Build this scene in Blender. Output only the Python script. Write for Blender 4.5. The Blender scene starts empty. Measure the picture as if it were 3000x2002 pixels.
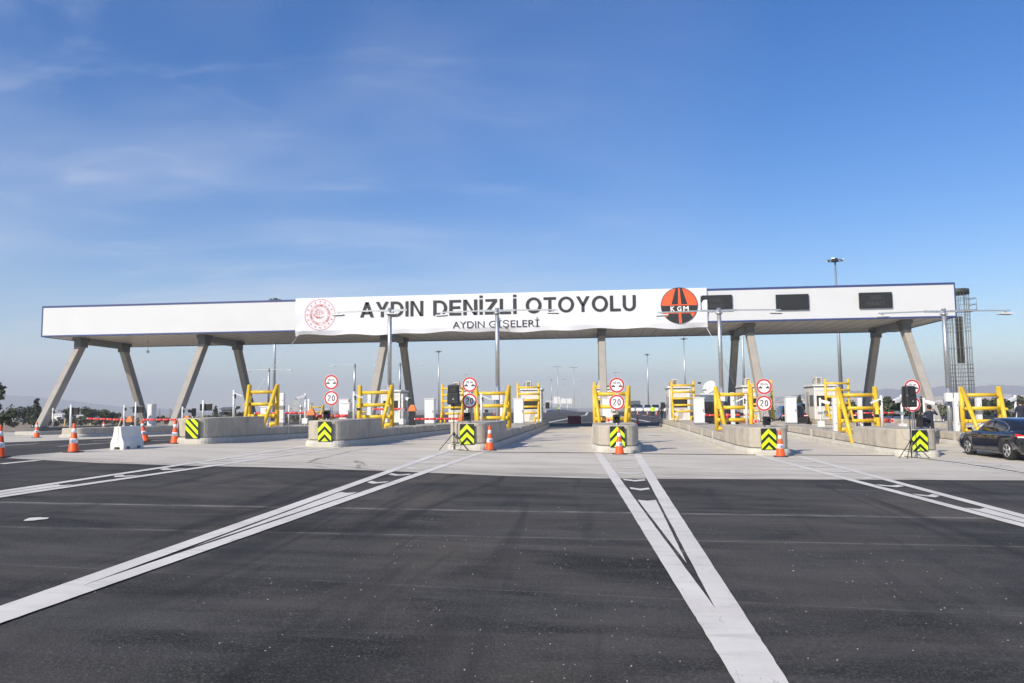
import bpy, math, random
from math import radians, sin, cos, pi
from mathutils import Vector, Matrix
random.seed(7)
SC = bpy.context.scene
COL = SC.collection
# ---------------------------------------------------------------- camera
FPX, CX, CY, CH = 2250.0, 1500.0, 1001.0, 1.75          # focal length and centre in photo pixels, camera height
Lv = Vector(((1740 - CX) / FPX, (1190 - CY) / FPX, 1)).normalized()
Uv = Lv.cross(Vector((1, -0.0107, 0))).normalized()
if Uv.y > 0: Uv = -Uv
Rv = Lv.cross(Uv)
if Rv.x < 0: Rv = -Rv
def wdir(v): return Vector((Rv.dot(v), Lv.dot(v), Uv.dot(v)))
cam = bpy.data.objects.new('camera', bpy.data.cameras.new('camera'))
COL.objects.link(cam)
rx, ry, rz = wdir(Vector((1, 0, 0))), wdir(Vector((0, -1, 0))), wdir(Vector((0, 0, -1)))
cam.matrix_world = Matrix(((rx.x, ry.x, rz.x, 0), (rx.y, ry.y, rz.y, 0), (rx.z, ry.z, rz.z, CH), (0, 0, 0, 1)))
cam.data.sensor_width = 36.0
cam.data.lens = 36.0 * FPX / 3000.0
cam.data.clip_start = 0.1
cam.data.clip_end = 20000
SC.camera = cam
# ---------------------------------------------------------------- sun, sky, exposure
SUNV = Vector((-0.85, -1.20, 1.0)).normalized()          # towards the sun
EL = math.asin(SUNV.z)
sun = bpy.data.objects.new('sun', bpy.data.lights.new('sun', 'SUN'))
COL.objects.link(sun)
sun.data.energy = 5.0
sun.data.angle = radians(0.5)
sun.data.color = (1.0, 0.89, 0.73)
sun.rotation_euler = SUNV.to_track_quat('Z', 'Y').to_euler()
W = bpy.data.worlds.new('World'); SC.world = W; W.use_nodes = True
wn, wl = W.node_tree.nodes, W.node_tree.links
bg = wn['Background']
sky = wn.new('ShaderNodeTexSky'); sky.sky_type = 'NISHITA'; sky.sun_disc = False
sky.sun_elevation = EL
sky.sun_rotation = math.atan2(SUNV.x, SUNV.y)
sky.air_density = 1.0; sky.dust_density = 0.2; sky.ozone_density = 2.0; sky.altitude = 100
bg.inputs['Strength'].default_value = 0.092
def wmath(op, a, b=None, c=None):
    n = wn.new('ShaderNodeMath'); n.operation = op
    for i, q in enumerate((a, b, c)):
        if q is None: continue
        if isinstance(q, (int, float)): n.inputs[i].default_value = q
        else: wl.new(q, n.inputs[i])
    return n.outputs[0]
# thin cirrus: noise on a flat cloud layer high above (direction divided by its height)
tc = wn.new('ShaderNodeTexCoord'); sp = wn.new('ShaderNodeSeparateXYZ'); wl.new(tc.outputs['Generated'], sp.inputs[0])
den = wmath('ADD', wmath('MAXIMUM', sp.outputs['Z'], 0.0), 0.12)
cb = wn.new('ShaderNodeCombineXYZ')
wl.new(wmath('DIVIDE', sp.outputs['X'], den), cb.inputs[0]); wl.new(wmath('DIVIDE', sp.outputs['Y'], den), cb.inputs[1])
def wnoise(sc, rot, loc, scale, detail, lo, hi, dist=0.0):
    mp = wn.new('ShaderNodeMapping'); mp.inputs['Scale'].default_value = sc; mp.inputs['Rotation'].default_value = (0, 0, rot); mp.inputs['Location'].default_value = loc
    wl.new(cb.outputs[0], mp.inputs[0])
    nz = wn.new('ShaderNodeTexNoise'); nz.inputs['Scale'].default_value = scale; nz.inputs['Detail'].default_value = detail
    nz.inputs['Roughness'].default_value = 0.55; nz.inputs['Distortion'].default_value = dist
    wl.new(mp.outputs[0], nz.inputs['Vector'])
    mr = wn.new('ShaderNodeMapRange'); mr.inputs['From Min'].default_value = lo; mr.inputs['From Max'].default_value = hi
    mr.interpolation_type = 'SMOOTHSTEP'
    wl.new(nz.outputs['Fac'], mr.inputs['Value']); return mr.outputs[0]
veil = wnoise((0.5, 0.8, 1), 0.5, (0.4, 0.2, 0), 0.9, 4, 0.38, 0.66, 0.6)
wisp = wnoise((0.8, 1.5, 1), 0.75, (3.1, 1.3, 0), 1.5, 9, 0.50, 0.80, 1.6)
mleft = wn.new('ShaderNodeMapRange'); mleft.inputs['From Min'].default_value = 0.22; mleft.inputs['From Max'].default_value = -0.35
wl.new(sp.outputs['X'], mleft.inputs['Value'])
cov = wmath('MULTIPLY', wmath('ADD', wmath('MULTIPLY', veil, 0.25), wmath('MULTIPLY', wisp, 0.20)), mleft.outputs[0])
low = wn.new('ShaderNodeMapRange'); low.interpolation_type = 'SMOOTHSTEP'; low.inputs['From Min'].default_value = .34; low.inputs['From Max'].default_value = .14
wl.new(sp.outputs['Z'], low.inputs['Value'])
bank = wnoise((0.30, 0.9, 1), -0.25, (7.3, 2.1, 0), 0.8, 6, 0.30, 0.62, 0.8)
cov = wmath('ADD', cov, wmath('MULTIPLY', wmath('MULTIPLY', low.outputs[0], mleft.outputs[0]), wmath('MULTIPLY', bank, 0.34)))
mx = wn.new('ShaderNodeMix'); mx.data_type = 'RGBA'
hs_ = wn.new('ShaderNodeHueSaturation'); hs_.inputs['Saturation'].default_value = 1.48; hs_.inputs['Value'].default_value = 1.38; hs_.inputs['Hue'].default_value = .512; wl.new(sky.outputs[0], hs_.inputs['Color'])
wl.new(cov, mx.inputs['Factor']); wl.new(hs_.outputs[0], mx.inputs[6]); mx.inputs[7].default_value = (8.0, 8.4, 9.4, 1)
wl.new(mx.outputs[2], bg.inputs['Color'])
vs = SC.view_settings
vs.view_transform = 'Standard'; vs.look = 'None'; vs.gamma = 1; vs.use_curve_mapping = False
vs.exposure = 0.25
SC.cycles.volume_bounces = 0
SC.cycles.max_bounces = 8
SC.cycles.use_denoising = True

# ---------------------------------------------------------------- terrain height and picture-to-place helpers
def lerp_tab(x, xs, ys):
    if x <= xs[0]: return ys[0]
    for i in range(1, len(xs)):
        if x <= xs[i]:
            t = (x - xs[i - 1]) / (xs[i] - xs[i - 1]); return ys[i - 1] * (1 - t) + ys[i] * t
    return ys[-1]
GX, GZ = [-70, -42, -17, 0, 12, 30, 70], [.42, .42, .42, 0, -.27, -.55, -.7]
def G(X, Y):                                              # the cambered road surface
    return lerp_tab(X, GX, GZ) * max(0.0, min(1.0, (56 - Y) / 26))
def ray(x, y): return wdir(Vector(((x - CX) / FPX, (y - CY) / FPX, 1)))
def at(x, y, Y=None, z=None, X=None):
    r = ray(x, y)
    t = (z - CH) / r.z if z is not None else (Y / r.y if Y is not None else X / r.x)
    return Vector((r.x * t, r.y * t, r.z * t + CH))
def gp(x, y):
    z = 0
    for _ in range(40):
        p = at(x, y, z=z); z = .5 * z + .5 * G(p.x, p.y)
    return at(x, y, z=z)

# ---------------------------------------------------------------- materials
MATS = {}
def mat(name, col, rough=.55, metal=0.0, var=.12, scale=3.0, bump=0.0, bscale=40.0, streak=0.0, grime=None, coat=0.0, emit=None, spec=.5, detail=6):
    m = bpy.data.materials.new(name); m.use_nodes = True; MATS[name] = m
    n, l = m.node_tree.nodes, m.node_tree.links
    b = n['Principled BSDF']
    b.inputs['Roughness'].default_value = rough; b.inputs['Metallic'].default_value = metal
    b.inputs['Specular IOR Level'].default_value = spec; b.inputs['Coat Weight'].default_value = coat
    t = n.new('ShaderNodeTexCoord')
    def noise(sc, vec=(1, 1, 1), det=detail):
        mp = n.new('ShaderNodeMapping'); mp.inputs['Scale'].default_value = vec; l.new(t.outputs['Object'], mp.inputs[0])
        z = n.new('ShaderNodeTexNoise'); z.inputs['Scale'].default_value = sc; z.inputs['Detail'].default_value = det
        z.inputs['Roughness'].default_value = .6
        l.new(mp.outputs[0], z.inputs['Vector']); return z.outputs['Fac']
    def ramp(f, lo, hi, a=0., c=1.):
        r = n.new('ShaderNodeMapRange'); r.inputs['From Min'].default_value = lo; r.inputs['From Max'].default_value = hi
        r.inputs['To Min'].default_value = a; r.inputs['To Max'].default_value = c; l.new(f, r.inputs['Value']); return r.outputs[0]
    def mixc(f, A, B):
        x = n.new('ShaderNodeMix'); x.data_type = 'RGBA'
        l.new(f, x.inputs['Factor'])
        for i, q in ((6, A), (7, B)):
            if isinstance(q, tuple): x.inputs[i].default_value = (*q, 1)
            else: l.new(q, x.inputs[i])
        return x.outputs[2]
    lo = tuple(max(0, c * (1 - var)) for c in col); hi = tuple(min(1, c * (1 + var)) for c in col)
    c = mixc(ramp(noise(scale), .3, .7), lo, hi)
    if streak: c = mixc(ramp(noise(4.0, (1, 1, .12)), .5, .8, 0, streak), c, tuple(q * .45 for q in col))
    if grime:  c = mixc(ramp(noise(1.3), .5, .75, 0, grime[3]), c, grime[:3])
    l.new(c, b.inputs['Base Color'])
    l.new(ramp(noise(scale * 2.3), .3, .7, rough * .85, min(1, rough * 1.15)), b.inputs['Roughness'])
    if bump:
        bp = n.new('ShaderNodeBump'); bp.inputs['Strength'].default_value = bump; bp.inputs['Distance'].default_value = .02
        l.new(noise(bscale), bp.inputs['Height']); l.new(bp.outputs[0], b.inputs['Normal'])
    if emit: b.inputs['Emission Color'].default_value = (*emit[:3], 1); b.inputs['Emission Strength'].default_value = emit[3]
    m['h'] = 1
    return m
M = MATS
mat('concrete', (.47, .43, .355), .85, var=.16, scale=1.6, bump=.3, bscale=30, streak=.5, grime=(.20, .18, .15, .6))
mat('concrete_pale', (.52, .50, .44), .85, var=.12, scale=3, bump=.4, bscale=18, grime=(.30, .27, .22, .4))
mat('column_concrete', (.34, .32, .29), .8, var=.09, scale=1.1, bump=.15, bscale=25, streak=.2)
mat('yellow_paint', (.76, .50, .025), .38, var=.07, scale=5, coat=.2, grime=(.42, .26, .04, .25))
mat('galvanised', (.52, .54, .55), .42, .75, var=.15, scale=8)
mat('grey_steel', (.27, .28, .28), .5, .5, var=.12, scale=4)
mat('cap_steel', (.13, .13, .13), .55, .2, var=.15, scale=3)
mat('dark_steel', (.035, .037, .04), .5, .2, var=.25, scale=4)
mat('white_metal', (.74, .75, .75), .4, var=.04, scale=2, grime=(.55, .53, .5, .2))
mat('white_panel', (.62, .64, .66), .45, var=.025, scale=.5, grime=(.60, .59, .56, .15))
mat('soffit_metal', (.74, .69, .60), .32, .15, var=.06, scale=.6)
mat('blue_trim', (.04, .065, .20), .4, var=.08, scale=3)
mat('banner_cloth', (.70, .72, .77), .8, var=.02, scale=2)
mat('ink_black', (.032, .032, .035), .7, var=.1)
mat('logo_red', (.62, .05, .045), .7, var=.05)
mat('logo_orange', (.80, .115, .03), .6, var=.05)
mat('logo_black', (.02, .02, .022), .6, var=.05)
mat('sign_red', (.55, .012, .02), .35, var=.05)
mat('sign_white', (.80, .80, .80), .35, var=.03)
mat('sign_back', (.42, .43, .44), .45, .4, var=.06)
mat('hazard_lime', (.62, .86, .008), .4, var=.04, emit=(.55, .9, .0, .06))
mat('hazard_black', (.012, .014, .01), .5, var=.1)
mat('black_plastic', (.014, .014, .015), .42, var=.2, scale=6)
mat('black_screen', (.022, .021, .019), .3, var=.15)
mat('screen_text', (.06, .055, .05), .4, var=.1)
mat('cone_orange', (.84, .10, .012), .5, var=.06, scale=9, grime=(.5, .09, .03, .3))
mat('cone_white', (.78, .78, .78), .45, var=.04, grime=(.5, .48, .45, .25))
mat('cone_blue', (.03, .05, .32), .5)
mat('rubber', (.02, .02, .02), .8, var=.2)
mat('barrier_white', (.74, .73, .70), .5, var=.07, scale=2.2, grime=(.45, .40, .34, .4))
mat('arm_red', (.72, .035, .03), .45, var=.06)
mat('arm_white', (.80, .78, .76), .45, var=.04)
mat('housing_orange', (.85, .17, .015), .45, var=.06)
mat('shaded_red_plastic', (.17, .012, .018), .5, var=.15, scale=6)  # red barrier plastic, its shade put into the base colour
mat('window_dark', (.02, .022, .025), .08, var=.1)
mat('booth_cladding', (.66, .655, .63), .45, var=.03, scale=1.0, grime=(.52, .5, .46, .2))
mat('booth_side', (.43, .41, .38), .5, var=.04)
mat('ac_beige', (.60, .58, .53), .5, var=.05)
mat('car_black', (.006, .007, .014), .14, .0, var=.1, coat=1.0)
mat('car_glass', (.012, .014, .018), .04, var=.05, coat=.5)
mat('car_white', (.74, .74, .74), .25, var=.03, coat=.6)
mat('car_trim', (.70, .70, .72), .2, .9, var=.05)
mat('alloy', (.75, .76, .78), .3, .6, var=.08)
mat('tail_red', (.55, .008, .01), .25, var=.1, emit=(1.0, .04, .03, .5))
mat('lamp_strip', (.8, .5, .45), .25, var=.1, emit=(1.0, .6, .5, 1.2))
mat('tail_glow', (.8, .5, .45), .25, var=.1, emit=(1.0, .6, .5, 1.2))
mat('van_blue', (.12, .16, .23), .35, var=.05)
mat('skin', (.42, .24, .16), .6, var=.08)
mat('hair', (.015, .012, .01), .7, var=.2)
mat('navy_cloth', (.018, .022, .045), .85, var=.2, scale=8)
mat('black_cloth', (.016, .016, .018), .85, var=.2, scale=8)
mat('brown_cloth', (.06, .04, .032), .85, var=.2, scale=8)
mat('hivis_cloth', (.55, .80, .02), .7, var=.06)
mat('leaf_dark', (.040, .052, .024), .7, var=.5, scale=1.5)
mat('leaf_mid', (.062, .085, .028), .7, var=.4, scale=1.5)
mat('leaf_dry', (.13, .115, .075), .8, var=.4, scale=1.0)
mat('bark', (.09, .07, .05), .9, var=.3)
mat('wood', (.45, .34, .2), .8, var=.2)
mat('earth', (.30, .24, .17), .95, var=.25, scale=.05, bump=.3, bscale=3, grime=(.16, .15, .08, .7))
mat('gravel', (.52, .49, .43), .95, var=.2, scale=1.5, bump=.5, bscale=8)
mat('kerb_dark', (.16, .16, .155), .9, var=.2, scale=2)
mat('hill', (.17, .15, .12), 1.0, var=.35, scale=.006)
mat('town_wall', (.60, .56, .50), .8, var=.1, scale=.1)
mat('roof_tile', (.28, .12, .07), .8, var=.2, scale=.5)
mat('shed_white', (.70, .70, .70), .6, var=.05, scale=.1)
mat('shed_grey', (.10, .115, .13), .6, var=.1, scale=.5)
mat('rebar', (.27, .27, .26), .6, .6, var=.25, scale=3)
mat('cage_dark', (.05, .06, .055), .6, .3, var=.25, scale=2)
mat('cable', (.012, .012, .012), .7)
mat('rope', (.75, .73, .7), .8)

def sheet_mat(name, kind):
    """asphalt, slab concrete, road paint: built from several scales of noise in metres"""
    m = bpy.data.materials.new(name); m.use_nodes = True; MATS[name] = m
    n, l = m.node_tree.nodes, m.node_tree.links
    b = n['Principled BSDF']; t = n.new('ShaderNodeTexCoord')
    def noise(sc, vec=(1, 1, 1), det=6, dist=0, rgh=.6, rot=0):
        mp = n.new('ShaderNodeMapping'); mp.inputs['Scale'].default_value = vec; mp.inputs['Rotation'].default_value = (0, 0, rot)
        l.new(t.outputs['Object'], mp.inputs[0])
        z = n.new('ShaderNodeTexNoise'); z.inputs['Scale'].default_value = sc; z.inputs['Detail'].default_value = det
        z.inputs['Distortion'].default_value = dist; z.inputs['Roughness'].default_value = rgh
        l.new(mp.outputs[0], z.inputs['Vector']); return z.outputs['Fac']
    def ramp(f, lo, hi, a=0., c=1., smooth=False):
        r = n.new('ShaderNodeMapRange'); r.inputs['From Min'].default_value = lo; r.inputs['From Max'].default_value = hi
        if smooth: r.interpolation_type = 'SMOOTHSTEP'
        r.inputs['To Min'].default_value = a; r.inputs['To Max'].default_value = c; l.new(f, r.inputs['Value']); return r.outputs[0]
    def mth(op, a, c=None):
        q = n.new('ShaderNodeMath'); q.operation = op
        for i, v in enumerate((a, c)):
            if v is None: continue
            if isinstance(v, (int, float)): q.inputs[i].default_value = v
            else: l.new(v, q.inputs[i])
        return q.outputs[0]
    def mixc(f, A, B):
        x = n.new('ShaderNodeMix'); x.data_type = 'RGBA'
        if isinstance(f, float): x.inputs['Factor'].default_value = f
        else: l.new(f, x.inputs['Factor'])
        for i, q in ((6, A), (7, B)):
            if isinstance(q, tuple): x.inputs[i].default_value = (*q, 1)
            else: l.new(q, x.inputs[i])
        return x.outputs[2]
    sep = n.new('ShaderNodeSeparateXYZ'); l.new(t.outputs['Object'], sep.inputs[0])
    bp = n.new('ShaderNodeBump'); l.new(bp.outputs[0], b.inputs['Normal'])
    if kind == 'asphalt':
        c = mixc(ramp(noise(.55, (.4, 1.2, 1), 7, .8, .7), .38, .62), (.011, .011, .0105), (.052, .050, .046))
        c = mixc(ramp(noise(.28, (.7, 1.3, 1), 5, 1.5, .6, .4), .44, .62, 0, .7, True), c, (.072, .066, .057))   # broad paler worn areas
        c = mixc(ramp(noise(1.6, (.16, 1.0, 1), 6, .5, .65), .46, .70, 0, .8), c, (.095, .091, .084))       # dusty streaks across
        c = mixc(ramp(noise(.22, (1, 1, 1), 4, 1.0), .52, .68, 0, .6), c, (.12, .103, .082))               # brown dust patches
        c = mixc(ramp(noise(42, det=4, rgh=.85), .50, .68, 0, .85), c, (.16, .152, .138))                     # aggregate
        c = mixc(ramp(noise(90, det=2, rgh=.8), .25, .45, .55, 0), c, (.018, .018, .02))
        vo = n.new('ShaderNodeTexVoronoi'); vo.inputs['Scale'].default_value = 5; l.new(t.outputs['Object'], vo.inputs['Vector'])
        c = mixc(mth('MULTIPLY', ramp(vo.outputs['Distance'], .035, .06, 1, 0), ramp(noise(.9), .52, .62)), c, (.45, .43, .40))
        for (a0, bx, w, s) in ((12.95, .085, .13, 1.0), (10.4, .07, .08, .55), (7.35, -.05, .03, .35), (12.2, 0.02, .04, .25)):  # dusty paver joints
            dline = mth('ABSOLUTE', mth('SUBTRACT', mth('SUBTRACT', sep.outputs['Y'], mth('MULTIPLY', sep.outputs['X'], bx)), a0))
            f = mth('MULTIPLY', ramp(dline, w * .25, w, s, 0, True), ramp(noise(4, (.4, 2, 1), 5, 0, .8), .38, .62))
            c = mixc(f, c, (.26, .245, .225))
        # sweeping tyre polish, darker bands running with the lanes
        c = mixc(ramp(noise(.8, (1.4, .12, 1), 3, 1.2), .54, .70, 0, .7), c, (.020, .0195, .020))
        l.new(c, b.inputs['Base Color'])
        # curved wheel tracks: thin rings of a distorted wave crossing the plaza
        for (sc_, rot_, lo_, f_) in ((.16, .5, .93, .55), (.11, -.75, .95, .45)):
            mp2 = n.new('ShaderNodeMapping'); mp2.inputs['Rotation'].default_value = (0, 0, rot_); l.new(t.outputs['Object'], mp2.inputs[0])
            wv = n.new('ShaderNodeTexWave'); wv.inputs['Scale'].default_value = sc_; wv.inputs['Distortion'].default_value = 3.5; wv.inputs['Detail'].default_value = 2; wv.inputs['Detail Scale'].default_value = .35
            l.new(mp2.outputs[0], wv.inputs['Vector'])
            c = mixc(mth('MULTIPLY', ramp(wv.outputs['Fac'], lo_, 1.0, 0, f_, True), ramp(noise(.5, (1, 1, 1), 4), .42, .6)), c, (.016, .0155, .015))
        b.inputs['Specular IOR Level'].default_value = .28
        l.new(ramp(noise(.8, (.4, 1, 1)), .3, .7, .78, .95), b.inputs['Roughness'])
        l.new(noise(45, det=4, rgh=.8), bp.inputs['Height']); bp.inputs['Strength'].default_value = 1.0; bp.inputs['Distance'].default_value = .012
    elif kind == 'slab':
        c = mixc(ramp(noise(.7, (.5, 1.2, 1), 7, .4, .7), .36, .64), (.49, .455, .38), (.65, .605, .515))
        c = mixc(ramp(noise(1.2, (.25, 2.0, 1), 6, .6, .7), .55, .82, 0, .55), c, (.38, .36, .33))
        c = mixc(ramp(noise(.35, det=4), .55, .75, 0, .5), c, (.50, .44, .36))
        c = mixc(ramp(noise(.9, (.22, 1.1, 1), 5, 2.0, .6), .66, .74, 0, .45), c, (.14, .135, .13))
        edge = ramp(sep.outputs['Y'], 19, 22.5, .75, 0)
        c = mixc(mth('MULTIPLY', edge, ramp(noise(1.0, (.4, 1.6, 1), 6, .5, .7), .40, .66)), c, (.20, .17, .145))
        jf = mth('ABSOLUTE', mth('SUBTRACT', mth('FRACT', mth('DIVIDE', sep.outputs['Y'], 5.0)), .5))
        c = mixc(ramp(jf, .001, .004, .5, 0), c, (.14, .13, .12))
        l.new(c, b.inputs['Base Color']); b.inputs['Roughness'].default_value = .82
        l.new(noise(60, det=3), bp.inputs['Height']); bp.inputs['Strength'].default_value = .25; bp.inputs['Distance'].default_value = .01
    elif kind == 'paint':
        c = mixc(ramp(noise(1.2, (1, .6, 1), 6), .3, .7), (.63, .61, .55), (.78, .75, .68))
        c = mixc(ramp(noise(.8, det=5), .56, .74, 0, .5), c, (.50, .45, .40))
        c = mixc(ramp(noise(38, det=4, rgh=.8), .60, .74, 0, .55), c, (.20, .19, .18))
        c = mixc(ramp(noise(1.6, (.35, 2.2, 1), 7, .6, .7), .52, .72, 0, .55), c, (.40, .375, .34))
        c = mixc(ramp(noise(7, (1, .35, 1), 6, .8, .75), .60, .70, 0, .7), c, (.26, .25, .235))
        l.new(c, b.inputs['Base Color']); b.inputs['Roughness'].default_value = .7
        l.new(noise(60, det=3), bp.inputs['Height']); bp.inputs['Strength'].default_value = .4; bp.inputs['Distance'].default_value = .006
    elif kind == 'tyre':
        b.inputs['Base Color'].default_value = (.05, .048, .045, 1); b.inputs['Roughness'].default_value = .8
        l.new(ramp(noise(3.0, (1, 1, 1), 5, .3, .75), .42, .68, .02, .55), b.inputs['Alpha'])
    return m
sheet_mat('asphalt', 'asphalt'); sheet_mat('slab', 'slab'); sheet_mat('road_paint', 'paint'); sheet_mat('tyre_rubber', 'tyre')

# ---------------------------------------------------------------- mesh builder
class MB:
    def __init__(s): s.v = []; s.f = []; s.mi = []; s.sm = []; s.mats = []
    def _m(s, m):
        if m not in s.mats: s.mats.append(m)
        return s.mats.index(m)
    def add(s, vs, fs, m, smooth=False):
        o = len(s.v); s.v += [tuple(q) for q in vs]; k = s._m(m)
        for f in fs: s.f.append([o + i for i in f]); s.mi.append(k); s.sm.append(smooth)
        return s
    def box(s, x0, x1, y0, y1, z0, z1, m, top=None):
        t = top or (x0, x1, y0, y1)
        vs = [(x0, y0, z0), (x1, y0, z0), (x1, y1, z0), (x0, y1, z0), (t[0], t[2], z1), (t[1], t[2], z1), (t[1], t[3], z1), (t[0], t[3], z1)]
        return s.add(vs, [(0, 3, 2, 1), (4, 5, 6, 7), (0, 1, 5, 4), (1, 2, 6, 5), (2, 3, 7, 6), (3, 0, 4, 7)], m)
    def bar(s, p, q, w, h, m, up=(0, 0, 1)):           # square bar from p to q
        p, q = Vector(p), Vector(q); d = (q - p).normalized(); u = Vector(up)
        if abs(d.dot(u)) > .98: u = Vector((0, 1, 0))
        a = d.cross(u).normalized() * w / 2; c = a.cross(d).normalized() * h / 2
        vs = [p - a - c, p + a - c, p + a + c, p - a + c, q - a - c, q + a - c, q + a + c, q - a + c]
        return s.add(vs, [(0, 3, 2, 1), (4, 5, 6, 7), (0, 1, 5, 4), (1, 2, 6, 5), (2, 3, 7, 6), (3, 0, 4, 7)], m)
    def tube(s, pts, r, m, n=12, r1=None, caps=True):
        pts = [Vector(p) for p in pts]; rings = []
        N = len(pts); prev = None
        for i, p in enumerate(pts):
            d = (pts[min(i + 1, N - 1)] - pts[max(i - 1, 0)]).normalized()
            if prev is None:
                u = Vector((0, 0, 1)) if abs(d.z) < .9 else Vector((0, 1, 0)); a = d.cross(u).normalized()
            else: a = (prev - d * prev.dot(d)).normalized()
            prev = a; b = d.cross(a).normalized()
            rr = r if r1 is None else r + (r1 - r) * i / (N - 1)
            rings.append([p + (a * cos(2 * pi * k / n) + b * sin(2 * pi * k / n)) * rr for k in range(n)])
        return s.loft(rings, m, caps, caps, True)
    def loft(s, rings, m, cap0=True, cap1=True, smooth=False, mf=None):
        n = len(rings[0]); o = len(s.v)
        for r in rings: s.v += [tuple(q) for q in r]
        k = s._m(m)
        for i in range(len(rings) - 1):
            for j in range(n):
                a, b = o + i * n + j, o + i * n + (j + 1) % n
                s.f.append([a, b, b + n, a + n]); s.mi.append(k if mf is None else s._m(mf(i, j))); s.sm.append(smooth)
        if cap0: s.f.append([o + j for j in range(n)][::-1]); s.mi.append(k); s.sm.append(False)
        if cap1: s.f.append([o + (len(rings) - 1) * n + j for j in range(n)]); s.mi.append(k); s.sm.append(False)
        return s
    def lathe(s, prof, m, n=20, c=(0, 0, 0), mf=None, ax='z', caps=True):
        rings = []
        for (r, z) in prof:
            R = []
            for k in range(n):
                a = 2 * pi * k / n; x, y = r * cos(a), r * sin(a)
                R.append((c[0] + x, c[1] + y, c[2] + z) if ax == 'z' else ((c[0] + x, c[1] + z, c[2] - y) if ax == 'y' else (c[0] + z, c[1] + x, c[2] + y)))
            rings.append(R)
        return s.loft(rings, m, caps, caps, True, mf)
    def poly(s, pts, y, m, th=.004):                    # upright flat polygon facing -Y: pts (x, z)
        n = len(pts)
        ar = sum(pts[i][0] * pts[(i + 1) % n][1] - pts[(i + 1) % n][0] * pts[i][1] for i in range(n))
        if ar < 0: pts = pts[::-1]
        vs = [(x, y - th, z) for x, z in pts] + [(x, y, z) for x, z in pts]
        fs = [list(range(n)), list(range(n, 2 * n))[::-1]] + [(i, n + i, n + (i + 1) % n, (i + 1) % n) for i in range(n)]
        return s.add(vs, fs, m)
    def xf(s, M4):
        s.v = [tuple(M4 @ Vector(q)) for q in s.v]; return s
    def build(s, name, parent=None, loc=None, bevel=0, sub=0, rot=0):
        me = bpy.data.meshes.new(name); me.from_pydata(s.v, [], s.f)
        for m in s.mats: me.materials.append(MATS[m])
        me.polygons.foreach_set('material_index', s.mi); me.polygons.foreach_set('use_smooth', s.sm)
        me.update()
        o = bpy.data.objects.new(name, me); COL.objects.link(o)
        if parent: o.parent = parent
        if loc is not None: o.location = loc
        if rot: o.rotation_euler.z = rot
        if bevel:
            b = o.modifiers.new('b', 'BEVEL'); b.width = bevel; b.segments = 2; b.limit_method = 'ANGLE'; b.angle_limit = radians(40)
        if sub: q = o.modifiers.new('s', 'SUBSURF'); q.levels = q.render_levels = sub
        return o
def tag(o, label=None, cat=None, group=None, kind=None):
    if label: o['label'] = label
    if cat: o['category'] = cat
    if group: o['group'] = group
    if kind: o['kind'] = kind
    return o
def thing(name, loc, label, cat, group=None, rot=0):
    o = bpy.data.objects.new(name, None); COL.objects.link(o); o.empty_display_size = .3
    o.location = loc; o.rotation_euler.z = rot
    return tag(o, label, cat, group)
KIDS = {}
def dup(root, loc, label=None, rot=None, group=None, name=None):
    def cp(o, par):
        c = o.copy(); COL.objects.link(c); c.parent = par
        for ch in [x for x in bpy.data.objects if x.parent == o]: cp(ch, c)
        return c
    c = cp(root, None); c.location = loc
    if rot is not None: c.rotation_euler.z = rot
    if label: c['label'] = label
    if group: c['group'] = group
    return c
FONT = None
def text_geo(body, w=None, h=None, bold=0.0, spacing=1.0):
    """outline lettering -> (verts in x,z centred on 0, faces)"""
    cu = bpy.data.curves.new('t', 'FONT'); cu.body = body; cu.size = 1; cu.offset = bold; cu.resolution_u = 3; cu.space_character = spacing
    cu.align_x = 'CENTER'
    ob = bpy.data.objects.new('t', cu); COL.objects.link(ob)
    dg = bpy.context.evaluated_depsgraph_get(); dg.update()
    me = bpy.data.meshes.new_from_object(ob.evaluated_get(dg))
    vs = [(v.co.x, v.co.y) for v in me.vertices]; fs = [list(p.vertices) for p in me.polygons]
    bpy.data.objects.remove(ob); bpy.data.curves.remove(cu); bpy.data.meshes.remove(me)
    x0, x1 = min(v[0] for v in vs), max(v[0] for v in vs); y0, y1 = min(v[1] for v in vs), max(v[1] for v in vs)
    sx = w / (x1 - x0) if w else None; sy = h / (y1 - y0) if h else None
    sx = sx or sy; sy = sy or sx
    return [((x - (x0 + x1) / 2) * sx, (y - (y0 + y1) / 2) * sy) for x, y in vs], fs
def put_text(mb, body, cx, cz, y, m, w=None, h=None, bold=0.0, ang=0.0, spacing=1.0):
    vs, fs = text_geo(body, w, h, bold, spacing); ca, sa = cos(ang), sin(ang)
    mb.add([(cx + x * ca - z * sa, y, cz + x * sa + z * ca) for x, z in vs], fs, m)
def clip(poly, x0, x1, y0, y1):
    for ax, lim, sg in ((0, x0, 1), (0, x1, -1), (1, y0, 1), (1, y1, -1)):
        out = []
        for i in range(len(poly)):
            a, b = poly[i - 1], poly[i]
            ia, ib = (a[ax] - lim) * sg >= 0, (b[ax] - lim) * sg >= 0
            if ia != ib:
                t = (lim - a[ax]) / (b[ax] - a[ax]); out.append((a[0] + (b[0] - a[0]) * t, a[1] + (b[1] - a[1]) * t))
            if ib: out.append(b)
        poly = out
        if not poly: break
    return poly
def circ(cx, cz, r, n=40, a0=0, a1=2 * pi):
    full = abs(a1 - a0 - 2 * pi) < 1e-6
    return [(cx + r * cos(a0 + (a1 - a0) * k / (n if full else n - 1)), cz + r * sin(a0 + (a1 - a0) * k / (n if full else n - 1))) for k in range(n)]
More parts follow.
